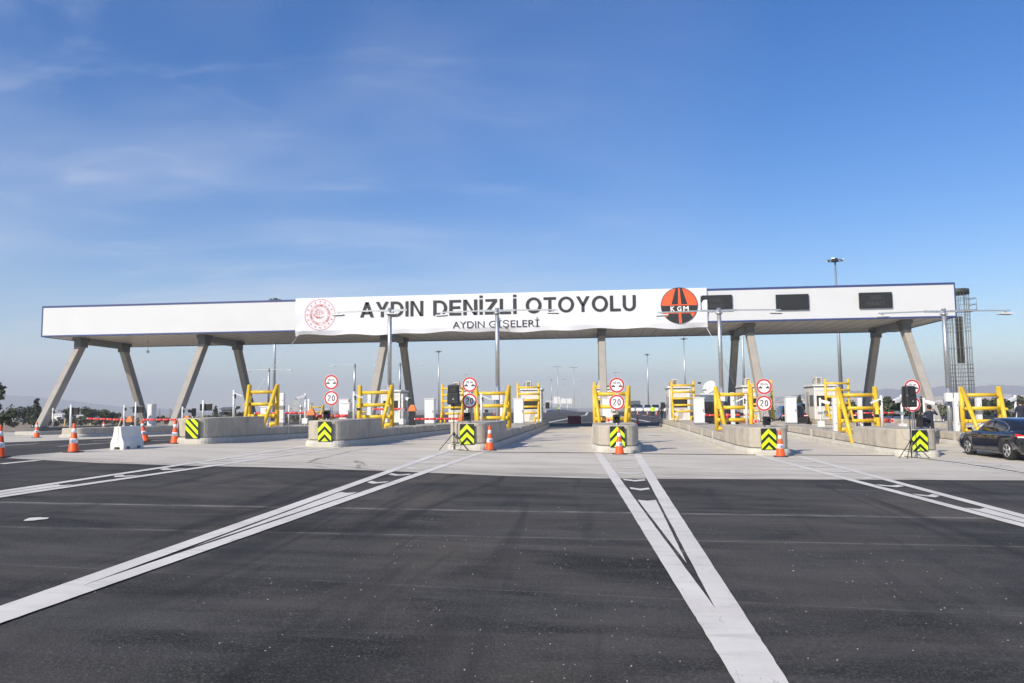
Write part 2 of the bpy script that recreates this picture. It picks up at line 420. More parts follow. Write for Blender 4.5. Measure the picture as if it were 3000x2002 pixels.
def ring(mb, cx, cz, r0, r1, y, m, n=48):
    vs = [(cx + r * cos(2 * pi * k / n), y, cz + r * sin(2 * pi * k / n)) for r in (r0, r1) for k in range(n)]
    mb.add(vs, [(k, (k + 1) % n, n + (k + 1) % n, n + k)[::-1] for k in range(n)], m)

# ================================================================ THE SETTING
def lines(a, b, step, extra=()):
    k = max(1, int((b - a) / step + .5)); L = [a + (b - a) * i / k for i in range(k + 1)]
    return sorted(set([round(q, 3) for q in L] + [e for e in extra if a < e < b]))
def hill_drop(X, Y):
    d = max(abs(X) - 75, Y - 245, 0); t = min(1, d / 350); return -6.5 * t * t * (3 - 2 * t)
def sheet(name, xs, ys, dz, m, zf=G, kind='structure'):
    mb = MB(); nx = len(xs)
    vs = [(x, y, zf(x, y) + dz) for y in ys for x in xs]
    fs = [(j * nx + i, j * nx + i + 1, (j + 1) * nx + i + 1, (j + 1) * nx + i) for j in range(len(ys) - 1) for i in range(nx - 1)]
    mb.add(vs, fs, m); o = mb.build(name); tag(o, kind=kind); return o
GE = (-42, -17, 0, 12, 30)
far = [-3950, -2500, -1400, -700, -450, -300, -200, -140, -100]
sheet('ground', far + lines(-72, 72, 6, GE) + [-q for q in far[::-1]], [-400, -100] + lines(-30, 90, 6, (56,)) + [120, 160, 200, 245, 300, 370, 450, 600, 900, 1500, 2500, 3950],
      -.06, 'earth', lambda X, Y: G(X, Y) + hill_drop(X, Y))
YS = lines(-30, 69, 1.5, (56,))
sheet('road', lines(-42, 66, 1.5, GE), YS + [80, 100, 130, 170, 200, 235], 0, 'asphalt')
# concrete apron with the uneven edge where asphalt begins
SE = [(-17.2, 20.9), (-16.5, 20.7), (-13.4, 19.95), (-10.7, 19.75), (-8.5, 19.8), (-5.6, 19.6), (-2.9, 19.1), (-.4, 18.85), (3.8, 19.55), (7.2, 20.2), (10.7, 20.9), (30, 22.5), (60, 24)]
def apron():
    xs = lines(-17.2, 60, .75, GE); mb = MB(); rnd = random.Random(3)
    ys = lines(21, 66.5, 1.5, (56,)); vs = []; W_ = len(ys)
    for x in xs:
        y0 = lerp_tab(x, [p[0] for p in SE], [p[1] for p in SE]) + rnd.uniform(-.04, .04)
        for k, y in enumerate(ys):
            yy = y0 if k == 0 else max(y, y0 + .02 * k)
            vs.append((x, yy, G(x, yy) + .006))
    fs = [(i * W_ + k, (i + 1) * W_ + k, (i + 1) * W_ + k + 1, i * W_ + k + 1) for i in range(len(xs) - 1) for k in range(W_ - 1)]
    mb.add(vs, fs, 'slab'); tag(mb.build('concrete_apron'), kind='structure')
apron()
def strip_sheet(name, x0, x1, y0, y1, dz, m):
    return sheet(name, lines(x0, x1, 1.5, GE), lines(y0, y1, 1.5, (56,)), dz, m)
strip_sheet('side_apron', -35, -26.6, 33, 60, .006, 'slab')
strip_sheet('side_apron', -42, -35, 43, 62, .006, 'slab')
strip_sheet('verge', -72, -42, 20, 62, .02, 'gravel')

# road markings ---------------------------------------------------
mk = MB()
def mstrip(pl, pr, dz=.013):                              # two edge polylines with the same Y values
    vs = []; j_ = lambda: random.uniform(-.0035, .0035)
    pl = [(a[0] + j_(), a[1]) for a in pl]; pr = [(a[0] + j_(), a[1]) for a in pr]
    for (a, b) in zip(pl, pr): vs += [(a[0], a[1], G(*a) + dz), (b[0], b[1], G(*b) + dz)]
    mk.add(vs, [(2 * i, 2 * i + 1, 2 * i + 3, 2 * i + 2) for i in range(len(pl) - 1)], 'road_paint')
def line(p, q, w, dz=.013):
    d = Vector((q[0] - p[0], q[1] - p[1])); L = d.length; d /= L; nrm = Vector((d.y, -d.x)) * w / 2
    k = max(1, int(L / 1.2)); A, B = [], []
    for i in range(k + 1):
        c = Vector(p) + d * (L * i / k); A.append(tuple(c - nrm)); B.append(tuple(c + nrm))
    mstrip(A, B, dz)
def gore(c0, c1, Yn=29.4, Yt=1.0, flare=1.0):
    cen = lambda Y: c1 + (c0 - c1) * (Y - 5) / (Yn - 5)
    ho = lambda Y: .165 + max(0, Y - 5) * .0282 * flare
    hi = lambda Y: max(0.0, (Y - 6.9) * .0268) * flare
    Ys = lines(6.9, Yn, .35)
    for sgn in (-1, 1):
        A = [(cen(Y) + sgn * ho(Y), Y) for Y in Ys]; B = [(cen(Y) + sgn * hi(Y), Y) for Y in Ys]
        if sgn < 0: mstrip(A, B)
        else: mstrip(B, A)
    Ys = lines(Yt, 6.9, .12)
    mstrip([(cen(Y) - ho(Y), Y) for Y in Ys], [(cen(Y) + ho(Y), Y) for Y in Ys])
    hw = lambda Y: max(0.0, (Y - 8.9) * .0292)                 # solid wedge in the mouth
    Ys = lines(8.9, 14.6, .3)
    mstrip([(cen(Y) - hw(Y), Y) for Y in Ys], [(cen(Y) + hw(Y), Y) for Y in Ys])
    Yq = 14.6
    mk.add([(cen(Yq) - hw(Yq), Yq, G(cen(Yq), Yq) + .013), (cen(Yq), Yq, G(cen(Yq), Yq) + .013), (cen(Yq) - hw(Yq), Yq + .16, G(cen(Yq), Yq) + .013)], [(0, 1, 2)], 'road_paint')
    mk.add([(cen(Yq) + hw(Yq), Yq, G(cen(Yq), Yq) + .013), (cen(Yq) + hw(Yq), Yq + .16, G(cen(Yq), Yq) + .013), (cen(Yq), Yq, G(cen(Yq), Yq) + .013)], [(0, 1, 2)], 'road_paint')
    Y = 16.35
    while Y < Yn - .5:                                         # chevrons
        h = hi(Y) - .05; x = cen(Y)
        for sgn in (-1, 1):
            pts = [(x, Y), (x + sgn * h, Y + .28), (x + sgn * h, Y + .62), (x, Y + .36)]
            if sgn < 0: pts = pts[::-1]
            mk.add([(a, b, G(a, b) + .013) for a, b in pts], [(0, 1, 2, 3)], 'road_paint')
        Y += 1.92
gore(.83, 1.03); gore(-4.78, -4.78); gore(-10.6, -10.78); gore(6.68, 6.80); gore(12.45, 12.6)
def pl(a, b, w):
    p, q = gp(*a), gp(*b); line((p.x, p.y), (q.x, q.y), w)
line((-17.45, 15.5), (-17.0, 29.0), .22)
pl((0, 1361), (113, 1350), .24)
line((-20.9, 21), (-20.75, 23.2), .18); line((-20.4, 27.6), (-20.1, 42), .18)
line((-23.4, 28.3), (-23.1, 30.0), .18); line((-23.4, 34), (-22, 50), .18); line((-26.6, 29), (-26.5, 46), .16)
line((-29.5, 30), (-29.5, 41), .2)
line((-5, 82), (5.8, 82), .5)
for a, b in (((-5.0, 84), (-3.6, 110)), ((-3.6, 110), (-1.6, 150)), ((-1.6, 150), (-1.8, 215)), ((5.9, 84), (5.2, 100)), ((5.2, 100), (4.4, 130)), ((4.4, 130), (3.2, 215))): line(a, b, .45)
for k in range(6): line((9.5 - .2 * k, 86 + 16 * k), (9.3 - .2 * k, 93 + 16 * k), .3)
tag(mk.build('road_markings'), kind='structure')
# paint spill and tyre marks
c = gp(104, 1523); mb = MB(); pts = []
for k in range(26):
    a = 2 * pi * k / 26; r = 1 + .16 * sin(3 * a) + .08 * sin(7 * a + 1)
    pts.append((c.x + .135 * r * cos(a), c.y + .17 * r * sin(a)))
mb.add([(a, b, G(a, b) + .012) for a, b in pts], [list(range(26))], 'road_paint')
tag(mb.build('paint_patch'), kind='structure')
mb = MB()
def tyre(pts, w=.16):
    P = [gp(*p) for p in pts]; Q = []
    for i in range(len(P) - 1):
        for k in range(6): Q.append(P[i].lerp(P[i + 1], k / 6))
    Q.append(P[-1]); vs = []
    for i, p in enumerate(Q):
        d = Q[min(i + 1, len(Q) - 1)] - Q[max(i - 1, 0)]; nn = Vector((d.y, -d.x, 0)).normalized() * w / 2
        for q in (p - nn, p + nn): vs.append((q.x, q.y, G(q.x, q.y) + .010))
    mb.add(vs, [(2 * i, 2 * i + 1, 2 * i + 3, 2 * i + 2) for i in range(len(Q) - 1)], 'tyre_rubber')
for t_ in (((905, 1352), (960, 1340), (1020, 1325), (1080, 1314)), ((900, 1358), (925, 1348), (935, 1342)), ((905, 1356), (1000, 1367), (1120, 1380)), ((905, 1362), (980, 1376), (1090, 1384)),
           ((1040, 1352), (1052, 1362), (1048, 1374)), ((1045, 1350), (1062, 1358), (1070, 1366)), ((560, 1348), (700, 1356), (800, 1352)), ((200, 1350), (360, 1356), (520, 1362)),
           ((640, 1346), (760, 1342), (860, 1336)), ((1780, 1354), (1860, 1350), (1930, 1345)), ((1800, 1366), (1850, 1372), (1960, 1370)), ((1480, 1296), (1560, 1292), (1640, 1288), (1730, 1282)),
           ((1500, 1312), (1600, 1303), (1700, 1299)), ((2300, 1352), (2420, 1358), (2560, 1362))): tyre(t_, .13)
tag(mb.build('tyre_marks'), kind='structure')
mb = MB(); rnd = random.Random(11)                           # crumbs of paint and stone on the asphalt
for k in range(420):
    x, y = rnd.uniform(-9, 9), rnd.uniform(4.5, 19)
    if rnd.random() < .8: x = rnd.gauss(rnd.choice((-3, -1, 2.5, 5)), 1.0); y = rnd.gauss(rnd.choice((5.5, 7, 9.5)), 1.0); x = rnd.gauss(rnd.choice((-2.2, -1.2, .3, 3.2)), .7) if rnd.random() < .7 else x
    if y < 4: continue
    r = rnd.uniform(.0025, .007) * (1 + y / 30); z = G(x, y); a = rnd.uniform(0, 6)
    P = [(x + r * rnd.uniform(.6, 1.3) * cos(a + q * 1.57), y + r * rnd.uniform(.6, 1.3) * sin(a + q * 1.57), z + .001) for q in range(4)]
    mb.add(P + [(x, y, z + r * .8)], [(0, 1, 4), (1, 2, 4), (2, 3, 4), (3, 0, 4)], 'concrete_pale')
tag(mb.build('loose_crumbs'), 'scattered pale crumbs of stone and paint lying on the asphalt', 'debris', kind='stuff')

# hills --------------------------------------------------------------
def hills(name, prof, dist, depth):
    """prof: list of (photo x, photo y of skyline)"""
    mb = MB(); rnd = random.Random(5); rows = 9; cols = []
    n = 90
    for i in range(n + 1):
        xp = prof[0][0] + (prof[-1][0] - prof[0][0]) * i / n
        yp = lerp_tab(xp, [p[0] for p in prof], [p[1] for p in prof])
        P = at(xp, yp, Y=dist); h = P.z + 6.5 + rnd.uniform(-2, 2); x0 = P.x / dist
        col = []
        for j in range(rows):
            t = j / (rows - 1); Y = dist - depth * (1 - t)
            z = -6.8 + h * (t ** 1.5) * (1 + (.25 * sin(i * .55 + j) * (1 - t)))
            col.append((x0 * Y, Y, z if j else -7.5))
        col.append((x0 * (dist + 300), dist + 300, -7.5)); cols.append(col)
    R = rows + 1; vs = [v for c_ in cols for v in c_]
    fs = [(i * R + j, (i + 1) * R + j, (i + 1) * R + j + 1, i * R + j + 1) for i in range(n) for j in range(R - 1)]
    mb.add(vs, fs, 'hill', True); tag(mb.build(name), kind='structure')
hills('hills', [(-260, 1165), (-100, 1152), (40, 1160), (110, 1163), (190, 1172), (300, 1186), (420, 1196), (560, 1200)], 2900, 900)
hills('hills', [(2180, 1184), (2240, 1172), (2320, 1158), (2400, 1150), (2480, 1142), (2530, 1146), (2600, 1139), (2680, 1144), (2760, 1130), (2830, 1136), (2910, 1127), (3000, 1131), (3120, 1122), (3300, 1130)], 3000, 1000)

# ================================================================ TOLL ISLANDS
def outline(c, Y0, Y1, hw, off=0.0, rear_round=False):
    R = [(.34, -off), (.46, .03 - off), (.56, .09 - off * .9), (.64, .18 - off * .8), (.70, .30 - off * .6), (.74, .5 - off * .3), (.79, .9), (hw, 1.9)]
    ys = lines(Y0 + 2.2, Y1, 2.5)
    right = [(x + off * (.2 + .16 * min(i, 5)), Y0 + y) for i, (x, y) in enumerate(R)] + [(hw + off, y) for y in ys]
    return [(c + x, y) for x, y in right] + [(c - x, y) for x, y in right[::-1]]
ISL = {1: (-16.25, 29.7), 2: (-10.6, 29.4), 3: (-4.85, 29.3), 4: (.84, 29.4), 5: (6.48, 29.6), 6: (12.0, 30.2), 7: (17.35, 30.8)}
WORDS = {1: 'far left lane island, with the diagonal striped marker', 2: 'second island from the left, in front of the big banner logo', 3: 'island behind the left black loudspeaker',
         4: 'middle island in line with the single central column', 5: 'island right of the middle one, beside the white broadcast van', 6: 'island behind the right black loudspeaker', 7: 'rightmost island, behind the black saloon car'}
ISHORT = {1: 'with diagonal stripes', 2: 'second from left', 3: 'behind the left loudspeaker', 4: 'in the middle', 5: 'beside the broadcast van', 6: 'behind the right loudspeaker', 7: 'behind the black saloon'}
def island(k, low=.6, high=1.03, Yb=34.7, Ye=67.0):
    c, Y0 = ISL[k]; z0 = G(c, Y0); t = thing('toll_island', (c, Y0, z0), 'grey concrete toll island, ' + WORDS[k], 'toll island', 'concrete toll islands between the lanes')
    def lay(Ya, Yc, off, dz, abs_=None): return [(x - c, y - Y0, (G(x, y) + dz if abs_ is None else abs_) - z0) for x, y in outline(c, Y0, Yc, .9, off)]
    mb = MB()
    mb.loft([lay(Y0, Ye, .12, -.05), lay(Y0, Ye, .115, .12), lay(Y0, Ye, .07, .235), lay(Y0, Ye, .04, .25)], 'concrete_pale')
    mb.build('footing', t)
    mb = MB()
    mb.loft([lay(Y0, Ye, -.05, .24), lay(Y0, Ye, -.05, .285), lay(Y0, Ye, 0, .29), lay(Y0, Ye, 0, low - .03), lay(Y0, Ye, -.03, low)], 'concrete')
    mb.build('low_wall', t)
    mb = MB(); hz = z0 + high
    o1 = lambda off, z: [(x - c, y - Y0, z - z0) for x, y in outline(c, Y0, Yb, .9, off)]
    mb.loft([o1(.004, z0 + low - .12), o1(.004, hz - .04), o1(-.03, hz)], 'concrete')
    mb.build('crash_block', t)
    for y in (37.5, 41.2, 46.5, 52.0):                      # vertical joints in the wall
        for sg in (-1, 1):
            zz = G(c, y) - z0
            MB().box(sg * .9 - .035, sg * .9 + .035, y - Y0 - .10, y - Y0 + .10, zz + .18, zz + low + .004, 'concrete_pale').build('wall_pilaster', t)
    return t
for k in ISL: island(k)
# the two islands further away on the left and the right one carrying the end column
def plain_island(c, Y0, Y1, low, hw, label, z0=None):
    z0 = G(c, Y0) if z0 is None else z0
    t = thing('toll_island', (c, Y0, z0), label, 'toll island', 'concrete toll islands between the lanes')
    def lay(off, dz): return [(x - c, y - Y0, G(x, y) + dz - z0) for x, y in outline(c, Y0, Y1, hw, off)]
    MB().loft([lay(.14, -.05), lay(.14, .12), lay(.05, .2)], 'concrete_pale').build('footing', t)
    MB().loft([lay(.02, .18), lay(.02, low - .05), lay(-.03, low)], 'concrete').build('low_wall', t)
    return t
plain_island(-31.2, 43.2, 68, .56, .95, 'low concrete island at far left with round pale nose and no crash block')
plain_island(22.75, 48.0, 68, .5, 1.1, 'low concrete island under the rightmost leaning column')

# hazard boards -----------------------------------------------------
def hazard(k, px, diag=False):
    c, Y0 = ISL[k]; p = at(px, 1250, Y=Y0 - .12); z0 = G(c, Y0) + .22; w, h = .275, .78
    t = thing('hazard_board', (p.x, Y0 - .10, z0), ('black and lime board with diagonal stripes' if diag else 'black and lime chevron board') + ' on nose of island ' + ISHORT[k], 'hazard board', None if diag else 'chevron boards on island noses')
    mb = MB(); mb.poly(clip([(-w, 0), (w, 0), (w, h), (-w, h)], -w, w, 0, h), 0, 'hazard_black', .02); mb.build('panel', t, bevel=.006)
    mb = MB()
    if diag:
        for q in range(5):
            v = -.30 + q * .30 + .12
            pg = clip([(-w, v + 2 * w), (w, v), (w, v + .175), (-w, v + 2 * w + .175)], -w + .012, w - .012, .012, h - .012)
            if len(pg) > 2: mb.poly(pg, -.021, 'hazard_lime', .003)
    else:
        for q in range(3):
            a = h - .005 - q * .31
            for s in (-1, 1):
                pg = clip([(0, a), (s * w, a - .285), (s * w, a - .285 - .17), (0, a - .17)], -w + .008, w - .008, .012, h)
                if len(pg) > 2: mb.poly(pg, -.021, 'hazard_lime', .003)
    mb.build('stripes', t)
    mb = MB(); mb.box(-.2, .2, .0, .08, .15, .2, 'galvanised').box(-.2, .2, .0, .08, .58, .63, 'galvanised'); mb.build('bracket', t)
for k, px in ((1, 562), (2, 951), (3, 1368), (4, 1808), (5, 2251), (6, 2693)): hazard(k, px, k == 1)

# pairs of round signs ----------------------------------------------
def ribbon(mb, pts, w, y, m):
    vs = []; n = len(pts); closed = (Vector(pts[0]) - Vector(pts[-1])).length < 1e-4
    for i, p in enumerate(pts):
        a = Vector(pts[i - 1] if i else (pts[-2] if closed else pts[0])); b = Vector(pts[i + 1] if i < n - 1 else (pts[1] if closed else pts[-1])); d = (b - a).normalized(); k = Vector((-d.y, d.x)) * w / 2
        q = Vector(p); vs += [(q.x - k.x, y, q.y - k.y), (q.x + k.x, y, q.y + k.y)]
    mb.add(vs, [(2 * i, 2 * i + 1, 2 * i + 3, 2 * i + 2) for i in range(n - 1)], m)
def disc_sign(t, cx, cz, kind, dark=False):
    r = .30
    mb = MB(); mb.lathe([(r, 0), (r, .02)], 'sign_back', 40, (cx, -.02, cz), ax='y'); d = mb.build('sign_disc', t)
    mb = MB(); ring(mb, cx, cz, 0.0001, r - .002, -.0225, 'sign_white'); ring(mb, cx, cz, r * .76, r * .96, -.0245, 'sign_red')
    mb.build('sign_face', d)
    mb = MB()
    if kind == '20':
        x2 = cx - .086; pts = [(x2 + .05 * cos(a), cz + .060 + .048 * sin(a)) for a in [radians(165 - 200 * k / 10) for k in range(11)]] + [(x2 - .05, cz - .105), (x2 + .060, cz - .105)]
        ribbon(mb, pts, .036, -.0265, 'ink_black'); ribbon(mb, [(cx + .088 + .047 * cos(a), cz + .000 + .104 * sin(a)) for a in [2 * pi * k / 20 for k in range(21)]], .036, -.0265, 'ink_black')
    else:
        ribbon(mb, [(cx - .115, cz + .045), (cx - .115, cz + .135)], .019, -.0265, 'ink_black'); ribbon(mb, [(cx - .055 + .024 * cos(a), cz + .09 + .040 * sin(a)) for a in [2 * pi * k / 14 for k in range(15)]], .019, -.0265, 'ink_black')
        for q in (0, 1): ribbon(mb, [(cx + .025 + q * .05, cz + .045), (cx + .025 + q * .05, cz + .088), (cx + .035 + q * .05, cz + .105), (cx + .06 + q * .05, cz + .105), (cx + .073 + q * .05, cz + .09), (cx + .075 + q * .05, cz + .045)], .019, -.0265, 'ink_black')
        for s in (-1, 1):                                   # two little cars nose to nose
            P = [(-.075, -.035), (.075, -.035), (.078, -.01), (.045, .0), (.02, .035), (-.045, .04), (-.052, .03), (.0, .02), (-.005, .005), (-.07, .01)]
            mb.poly([(cx + s * .135 - s * a * .95, cz - .025 + b * 1.25) for a, b in P], -.0225, 'ink_black', .003)
            for q in (-.045, .04): mb.poly(circ(cx + s * .135 - s * q, cz - .068, .016, 10), -.0225, 'ink_black', .003)
    mb.build('symbol', d)
def sign_post(k, px, py1, py2):
    c, Y0 = ISL[k]; Yp = Y0 + .55; a = at(px, py1, Y=Yp); b = at(px, py2, Y=Yp); z0 = G(c, Y0) + 1.03
    t = thing('road_sign', ((a.x + b.x) / 2, Yp, z0), 'round 10 m distance sign above round 20 sign on island ' + ISHORT[k], 'road sign', 'paired round signs on the island noses')
    mb = MB()
    for q in (-.035, .035): mb.tube([(q + .0, 0, -.05), (q, 0, a.z - z0 + .1)], .018, 'galvanised', 8)
    mb.build('pole', t)
    disc_sign(t, a.x - (a.x + b.x) / 2, a.z - z0, '10m'); disc_sign(t, b.x - (a.x + b.x) / 2, b.z - z0, '20')
for k, px, a, b in ((2, 971, 1120, 1167), (3, 1376, 1127, 1175), (4, 1807, 1129, 1179), (5, 2238, 1133, 1182), (6, 2672, 1135, 1184)): sign_post(k, px, a, b)

# small signal heads on the noses -------------------------------------
def signal_head(k, px, rot):
    c, Y0 = ISL[k]; p = at(px, 1215, Y=Y0 + .35); z0 = G(c, Y0) + 1.03
    t = thing('lane_signal', (p.x, Y0 + .35, z0), 'small black signal lamp with visor on nose of island ' + ISHORT[k], 'signal lamp', 'black signal lamps on the island noses', rot)
    MB().tube([(0, 0, -.03), (0, 0, .1)], .03, 'galvanised', 8).box(-.09, .09, -.07, .07, -.002, .012, 'galvanised').build('stand', t)
    MB().box(-.13, .13, -.04, .12, .08, .40, 'black_plastic').build('housing', t, bevel=.012)
    mb = MB(); vs = []
    for (r, y) in ((.10, -.04), (.10, -.17)):
        for q in range(17): a = -.2 + (pi + .4) * q / 16; vs.append((r * cos(a), y - (.05 * sin(a) if y < -.1 else 0), .24 + r * sin(a)))
    mb.add(vs, [(i, i + 1, 18 + i, 17 + i) for i in range(16)], 'black_plastic'); mb.build('visor', t)
    MB().lathe([(.085, 0), (.07, -.02), (.0001, -.03)], 'car_glass', 16, (0, -.04, .24), ax='y').build('lens', t)
    MB().tube([(.05, .08, .40), (.02, .1, .47), (-.06, .08, .44)], .015, 'white_metal', 6).build('cable_gland', t)
for k, px, r in ((1, 565, -1.1), (2, 957, .25), (3, 1369, .12), (4, 1806, 0), (5, 2246, .15), (6, 2712, 0)): signal_head(k, px, r)

# yellow guard frames ---------------------------------------------------
def guard_frame(loc, label, hw=.8, group='big yellow guard frames at the island fronts', foot_low=0.0, outer=0):
    """local origin on top of the low wall under the posts"""
    t = thing('crash_guard', loc, label, 'guard frame', group); R = .098; H = 2.1
    for s in (-1, 1):
        x = s * hw; bot = .06
        MB().tube([(x, 0, bot), (x, 0, H)], R, 'yellow_paint', 16).build('post', t)
        lowz = foot_low if s == outer else 0
        xo = x + (s * .12 if s == outer else 0)
        MB().tube([(xo - s * (.02 if s == outer and foot_low else .25), -2.0 if s == outer and foot_low else -1.05, lowz), (x, -.05, H - .05)], R * .93, 'yellow_paint', 16).build('strut', t)
        MB().tube([(x + s * .02, 0, .15), (x - s * .34, -.02, .15)], R * .9, 'yellow_paint', 14).tube([(x - s * .30, -.02, .21), (x - s * .30, -.02, -.02)], R * .9, 'yellow_paint', 14).build('foot', t)
    for z, y in ((1.72, -.12), (1.12, -.30), (.55, -.12)):
        mb = MB().tube([(-hw + R, y, z), (hw - R, y, z)], R * .86, 'yellow_paint', 14)
        for s in (-1, 1): mb.tube([(s * (hw - .02), y + .0, z), (s * (hw - .16), y, z)], R * .98, 'yellow_paint', 14)
        if y < -.2:
            for s in (-1, 1): mb.tube([(s * (hw - .02), y - .35, z - .03), (s * (hw - .02), 0, z)], R * .55, 'yellow_paint', 10)
        mb.build('rail', t)
    return t
for k in ISL:
    c, Y0 = ISL[k]; Yp = 36.8; lz = G(c, Yp) + .6
    guard_frame((c - (.1 if k == 1 else 0), Yp, lz), 'yellow pipe guard frame with slanting struts on island ' + ISHORT[k], .72 if k == 1 else .8,
                foot_low=-.42 if k in (6, 7) else 0, outer=-1 if k in (6, 7) else 0)
def ladder_frame(k):
    c, Y0 = ISL[k]; Yp = 57.3; lz = G(c, Yp) + .6; hw = .79; R = .088
    t = thing('crash_guard', (c, Yp, lz), 'yellow ladder shaped guard frame before the booth on island ' + ISHORT[k], 'guard frame', 'yellow ladder frames in front of the booths')
    for s in (-1, 1):
        MB().tube([(s * hw, 0, .25), (s * hw, 0, 2.9)], R, 'yellow_paint', 14).build('post', t)
        MB().tube([(s * (hw - .02), -.75, 0), (s * (hw - .04), -.08, 1.35)], R * .8, 'yellow_paint', 12).build('strut', t)
        MB().tube([(s * hw, 0, .3), (s * hw * .62, -.5, .3)], R * .8, 'yellow_paint', 12).tube([(s * hw * .62, -.5, .36), (s * hw * .62, -.5, 0)], R * .8, 'yellow_paint', 12).build('foot', t)
    for z in (.69, 1.15, 1.63, 2.10, 2.58):
        MB().tube([(-hw, -.10, z), (hw, -.10, z)], R * .85, 'yellow_paint', 12).build('rail', t)
for k in (2, 3, 4, 5, 6, 7): ladder_frame(k)
for px, Yq, lab in ((1069, 86, 'small distant yellow guard frame seen left of the leftmost booth'), (930, 95, 'small distant yellow guard frame seen left of the second round sign pair')):
    p = at(px, 1190, Y=Yq); guard_frame((p.x, Yq, .25), lab, .8, 'distant yellow guard frames beyond the canopy')

# booths ------------------------------------------------------------------
def booth(k, dc=0.0, Yb=59.0):
    c, Y0 = ISL[k]; c += dc; lz = G(c, Yb) + .6
    t = thing('toll_booth', (c, Yb, lz), 'white toll booth with dark window on island ' + ISHORT[k], 'toll booth', 'white toll booths under the canopy')
    w, L, H = .76, 2.6, 2.45
    MB().box(-w, w, 0, L, 0, H, 'booth_cladding').build('cabin', t, bevel=.01)
    mb = MB()
    for x in (-w, w - .09): mb.box(x - .012, x + .102, -.022, .06, 0, H, 'white_metal')
    mb.box(-w - .012, w + .012, -.026, .05, H - .30, H - .24, 'white_metal'); mb.build('corner_frame', t)
    MB().box(-w - .1, w + .1, -.12, L + .12, H, H + .14, 'white_metal').box(-w - .06, w + .06, -.06, L + .06, H - .06, H, 'grey_steel').build('roof', t, bevel=.015)
    wd = MB().box(-w + .17, w - .17, -.03, .03, .95, 1.75, 'window_dark').build('window', t)
    MB().box(-w + .13, w - .13, -.034, .02, .90, .95, 'white_metal').box(-w + .13, w - .13, -.034, .02, 1.75, 1.79, 'white_metal').build('frame', wd)
    for s in (-1, 1):
        a, b = sorted((s * (w - .02), s * (w + .016)))
        wd = MB().box(a, b, .25, 1.25, .95, 1.8, 'window_dark').build('window', t)
        dr = MB().box(a, b, 1.4, 2.2, .06, 2.05, 'booth_side').build('door', t)
        a2, b2 = sorted((s * (w + .016), s * (w + .02)))
        MB().box(a2, b2, 1.75, 1.87, .95, 1.75, 'window_dark').build('door_glass', dr)
        MB().tube([(s * (w + .05), 1.48, .95), (s * (w + .05), 1.48, 1.12)], .014, 'dark_steel', 6).build('handle', dr)
    # stripe sticker below the window
    MB().poly([(-w + .55, .1), (-w + .95, .1), (-w + 1.12, .85), (-w + .78, .85)], -.001, 'booth_side', .006).build('grey_stripe', t)
    a = thing('air_conditioner', (c - .25, Yb + .5, lz + H + .14), 'box shaped air conditioner on the roof of the booth on island ' + ISHORT[k], 'air conditioner', 'air conditioners on the booth roofs')
    MB().box(-.2, .2, 0, .75, .04, .56, 'ac_beige').box(-.16, -.12, .05, .7, 0, .04, 'dark_steel').box(.12, .16, .05, .7, 0, .04, 'dark_steel').build('casing', a, bevel=.015)
    mb = MB()
    for q in range(7): mb.box(-.13, .13, -.012, .0, .10 + q * .06, .125 + q * .06, 'dark_steel')
    for q in range(4): mb.box(-.125 + q * .08, -.11 + q * .08, -.016, .0, .09, .50, 'dark_steel')
    mb.build('grille', a)
    MB().tube([(-.2, .3, .45), (-.3, .3, .40), (-.36, .3, .2), (-.3, .3, .0)], .02, 'dark_steel', 6).build('hose', a)
for k in (1, 2, 3, 4, 5, 6, 7): booth(k, {1: .2, 7: -.15}.get(k, 0), 59.8)
# lane display hung at the side of the central-left booth
for px, Yq, k, lab in ((1604, 59.5, 3, 'dark lane display beside the booth left of the open centre lane'), (1942, 60.5, 5, 'dark lane display beside the booth right of the open centre lane')):
    p = at(px, 1188, Y=Yq); t = thing('lane_display', (p.x, Yq, p.z - .25), lab, 'display', 'dark displays beside the centre lane booths')
    MB().box(-.16, .16, 0, .1, 0, .48, 'black_plastic').build('housing', t, bevel=.01)
    MB().box(-.14, .14, -.006, 0, .03, .45, 'black_screen').build('screen', t)
    MB().tube([(0, .05, .3), ((-.35 if k == 3 else .35), .08, .3)], .03, 'grey_steel', 8).build('bracket_arm', t)

# cabinets ----------------------------------------------------------------
def cabinet(c, Yc, z, label, w=.62, h=1.62, d=.5):
    t = thing('control_cabinet', (c, Yc, z), label, 'cabinet', 'white control cabinets on the islands')
    MB().box(-w / 2, w / 2, 0, d, .08, h, 'white_metal').build('body', t, bevel=.012)
    MB().box(-w / 2 + .01, w / 2 - .01, .02, d - .02, 0, .08, 'grey_steel').build('plinth', t)
    MB().box(-w / 2 - .03, w / 2 + .03, -.04, d + .03, h, h + .05, 'white_metal').build('lid', t, bevel=.01)
    dr = MB().box(-w / 2 + .03, w / 2 - .03, -.015, 0, .12, h - .05, 'white_metal').build('door', t, bevel=.006)
    MB().box(w / 2 - .09, w / 2 - .065, -.035, -.015, .75, .92, 'dark_steel').build('handle', dr)
for k in (1, 2, 3, 4, 5, 6):
    c, Y0 = ISL[k]; cabinet(c + (.1 if k < 4 else 0), 48.6, G(c, 48.6) + .6, 'tall white control cabinet on island ' + ISHORT[k])
c_ = at(437, 1240, Y=52.0); cabinet(c_.x, 52.0, .56, 'slim white cabinet on the low far left island', .34, 1.62, .6)
c, Y0 = ISL[1]; p = at(773, 1238, Y=38.8); cabinet(p.x, 38.8, G(c, 38) + .6, 'narrow white box seen through the leftmost yellow guard frame', .40, 1.0, .4)
p = at(1011, 1225, Y=44.9); cabinet(p.x, 44.9, G(p.x, 45) + .6, 'white cabinet with roof vent behind the second pair of round signs', .55, 1.3, .5)

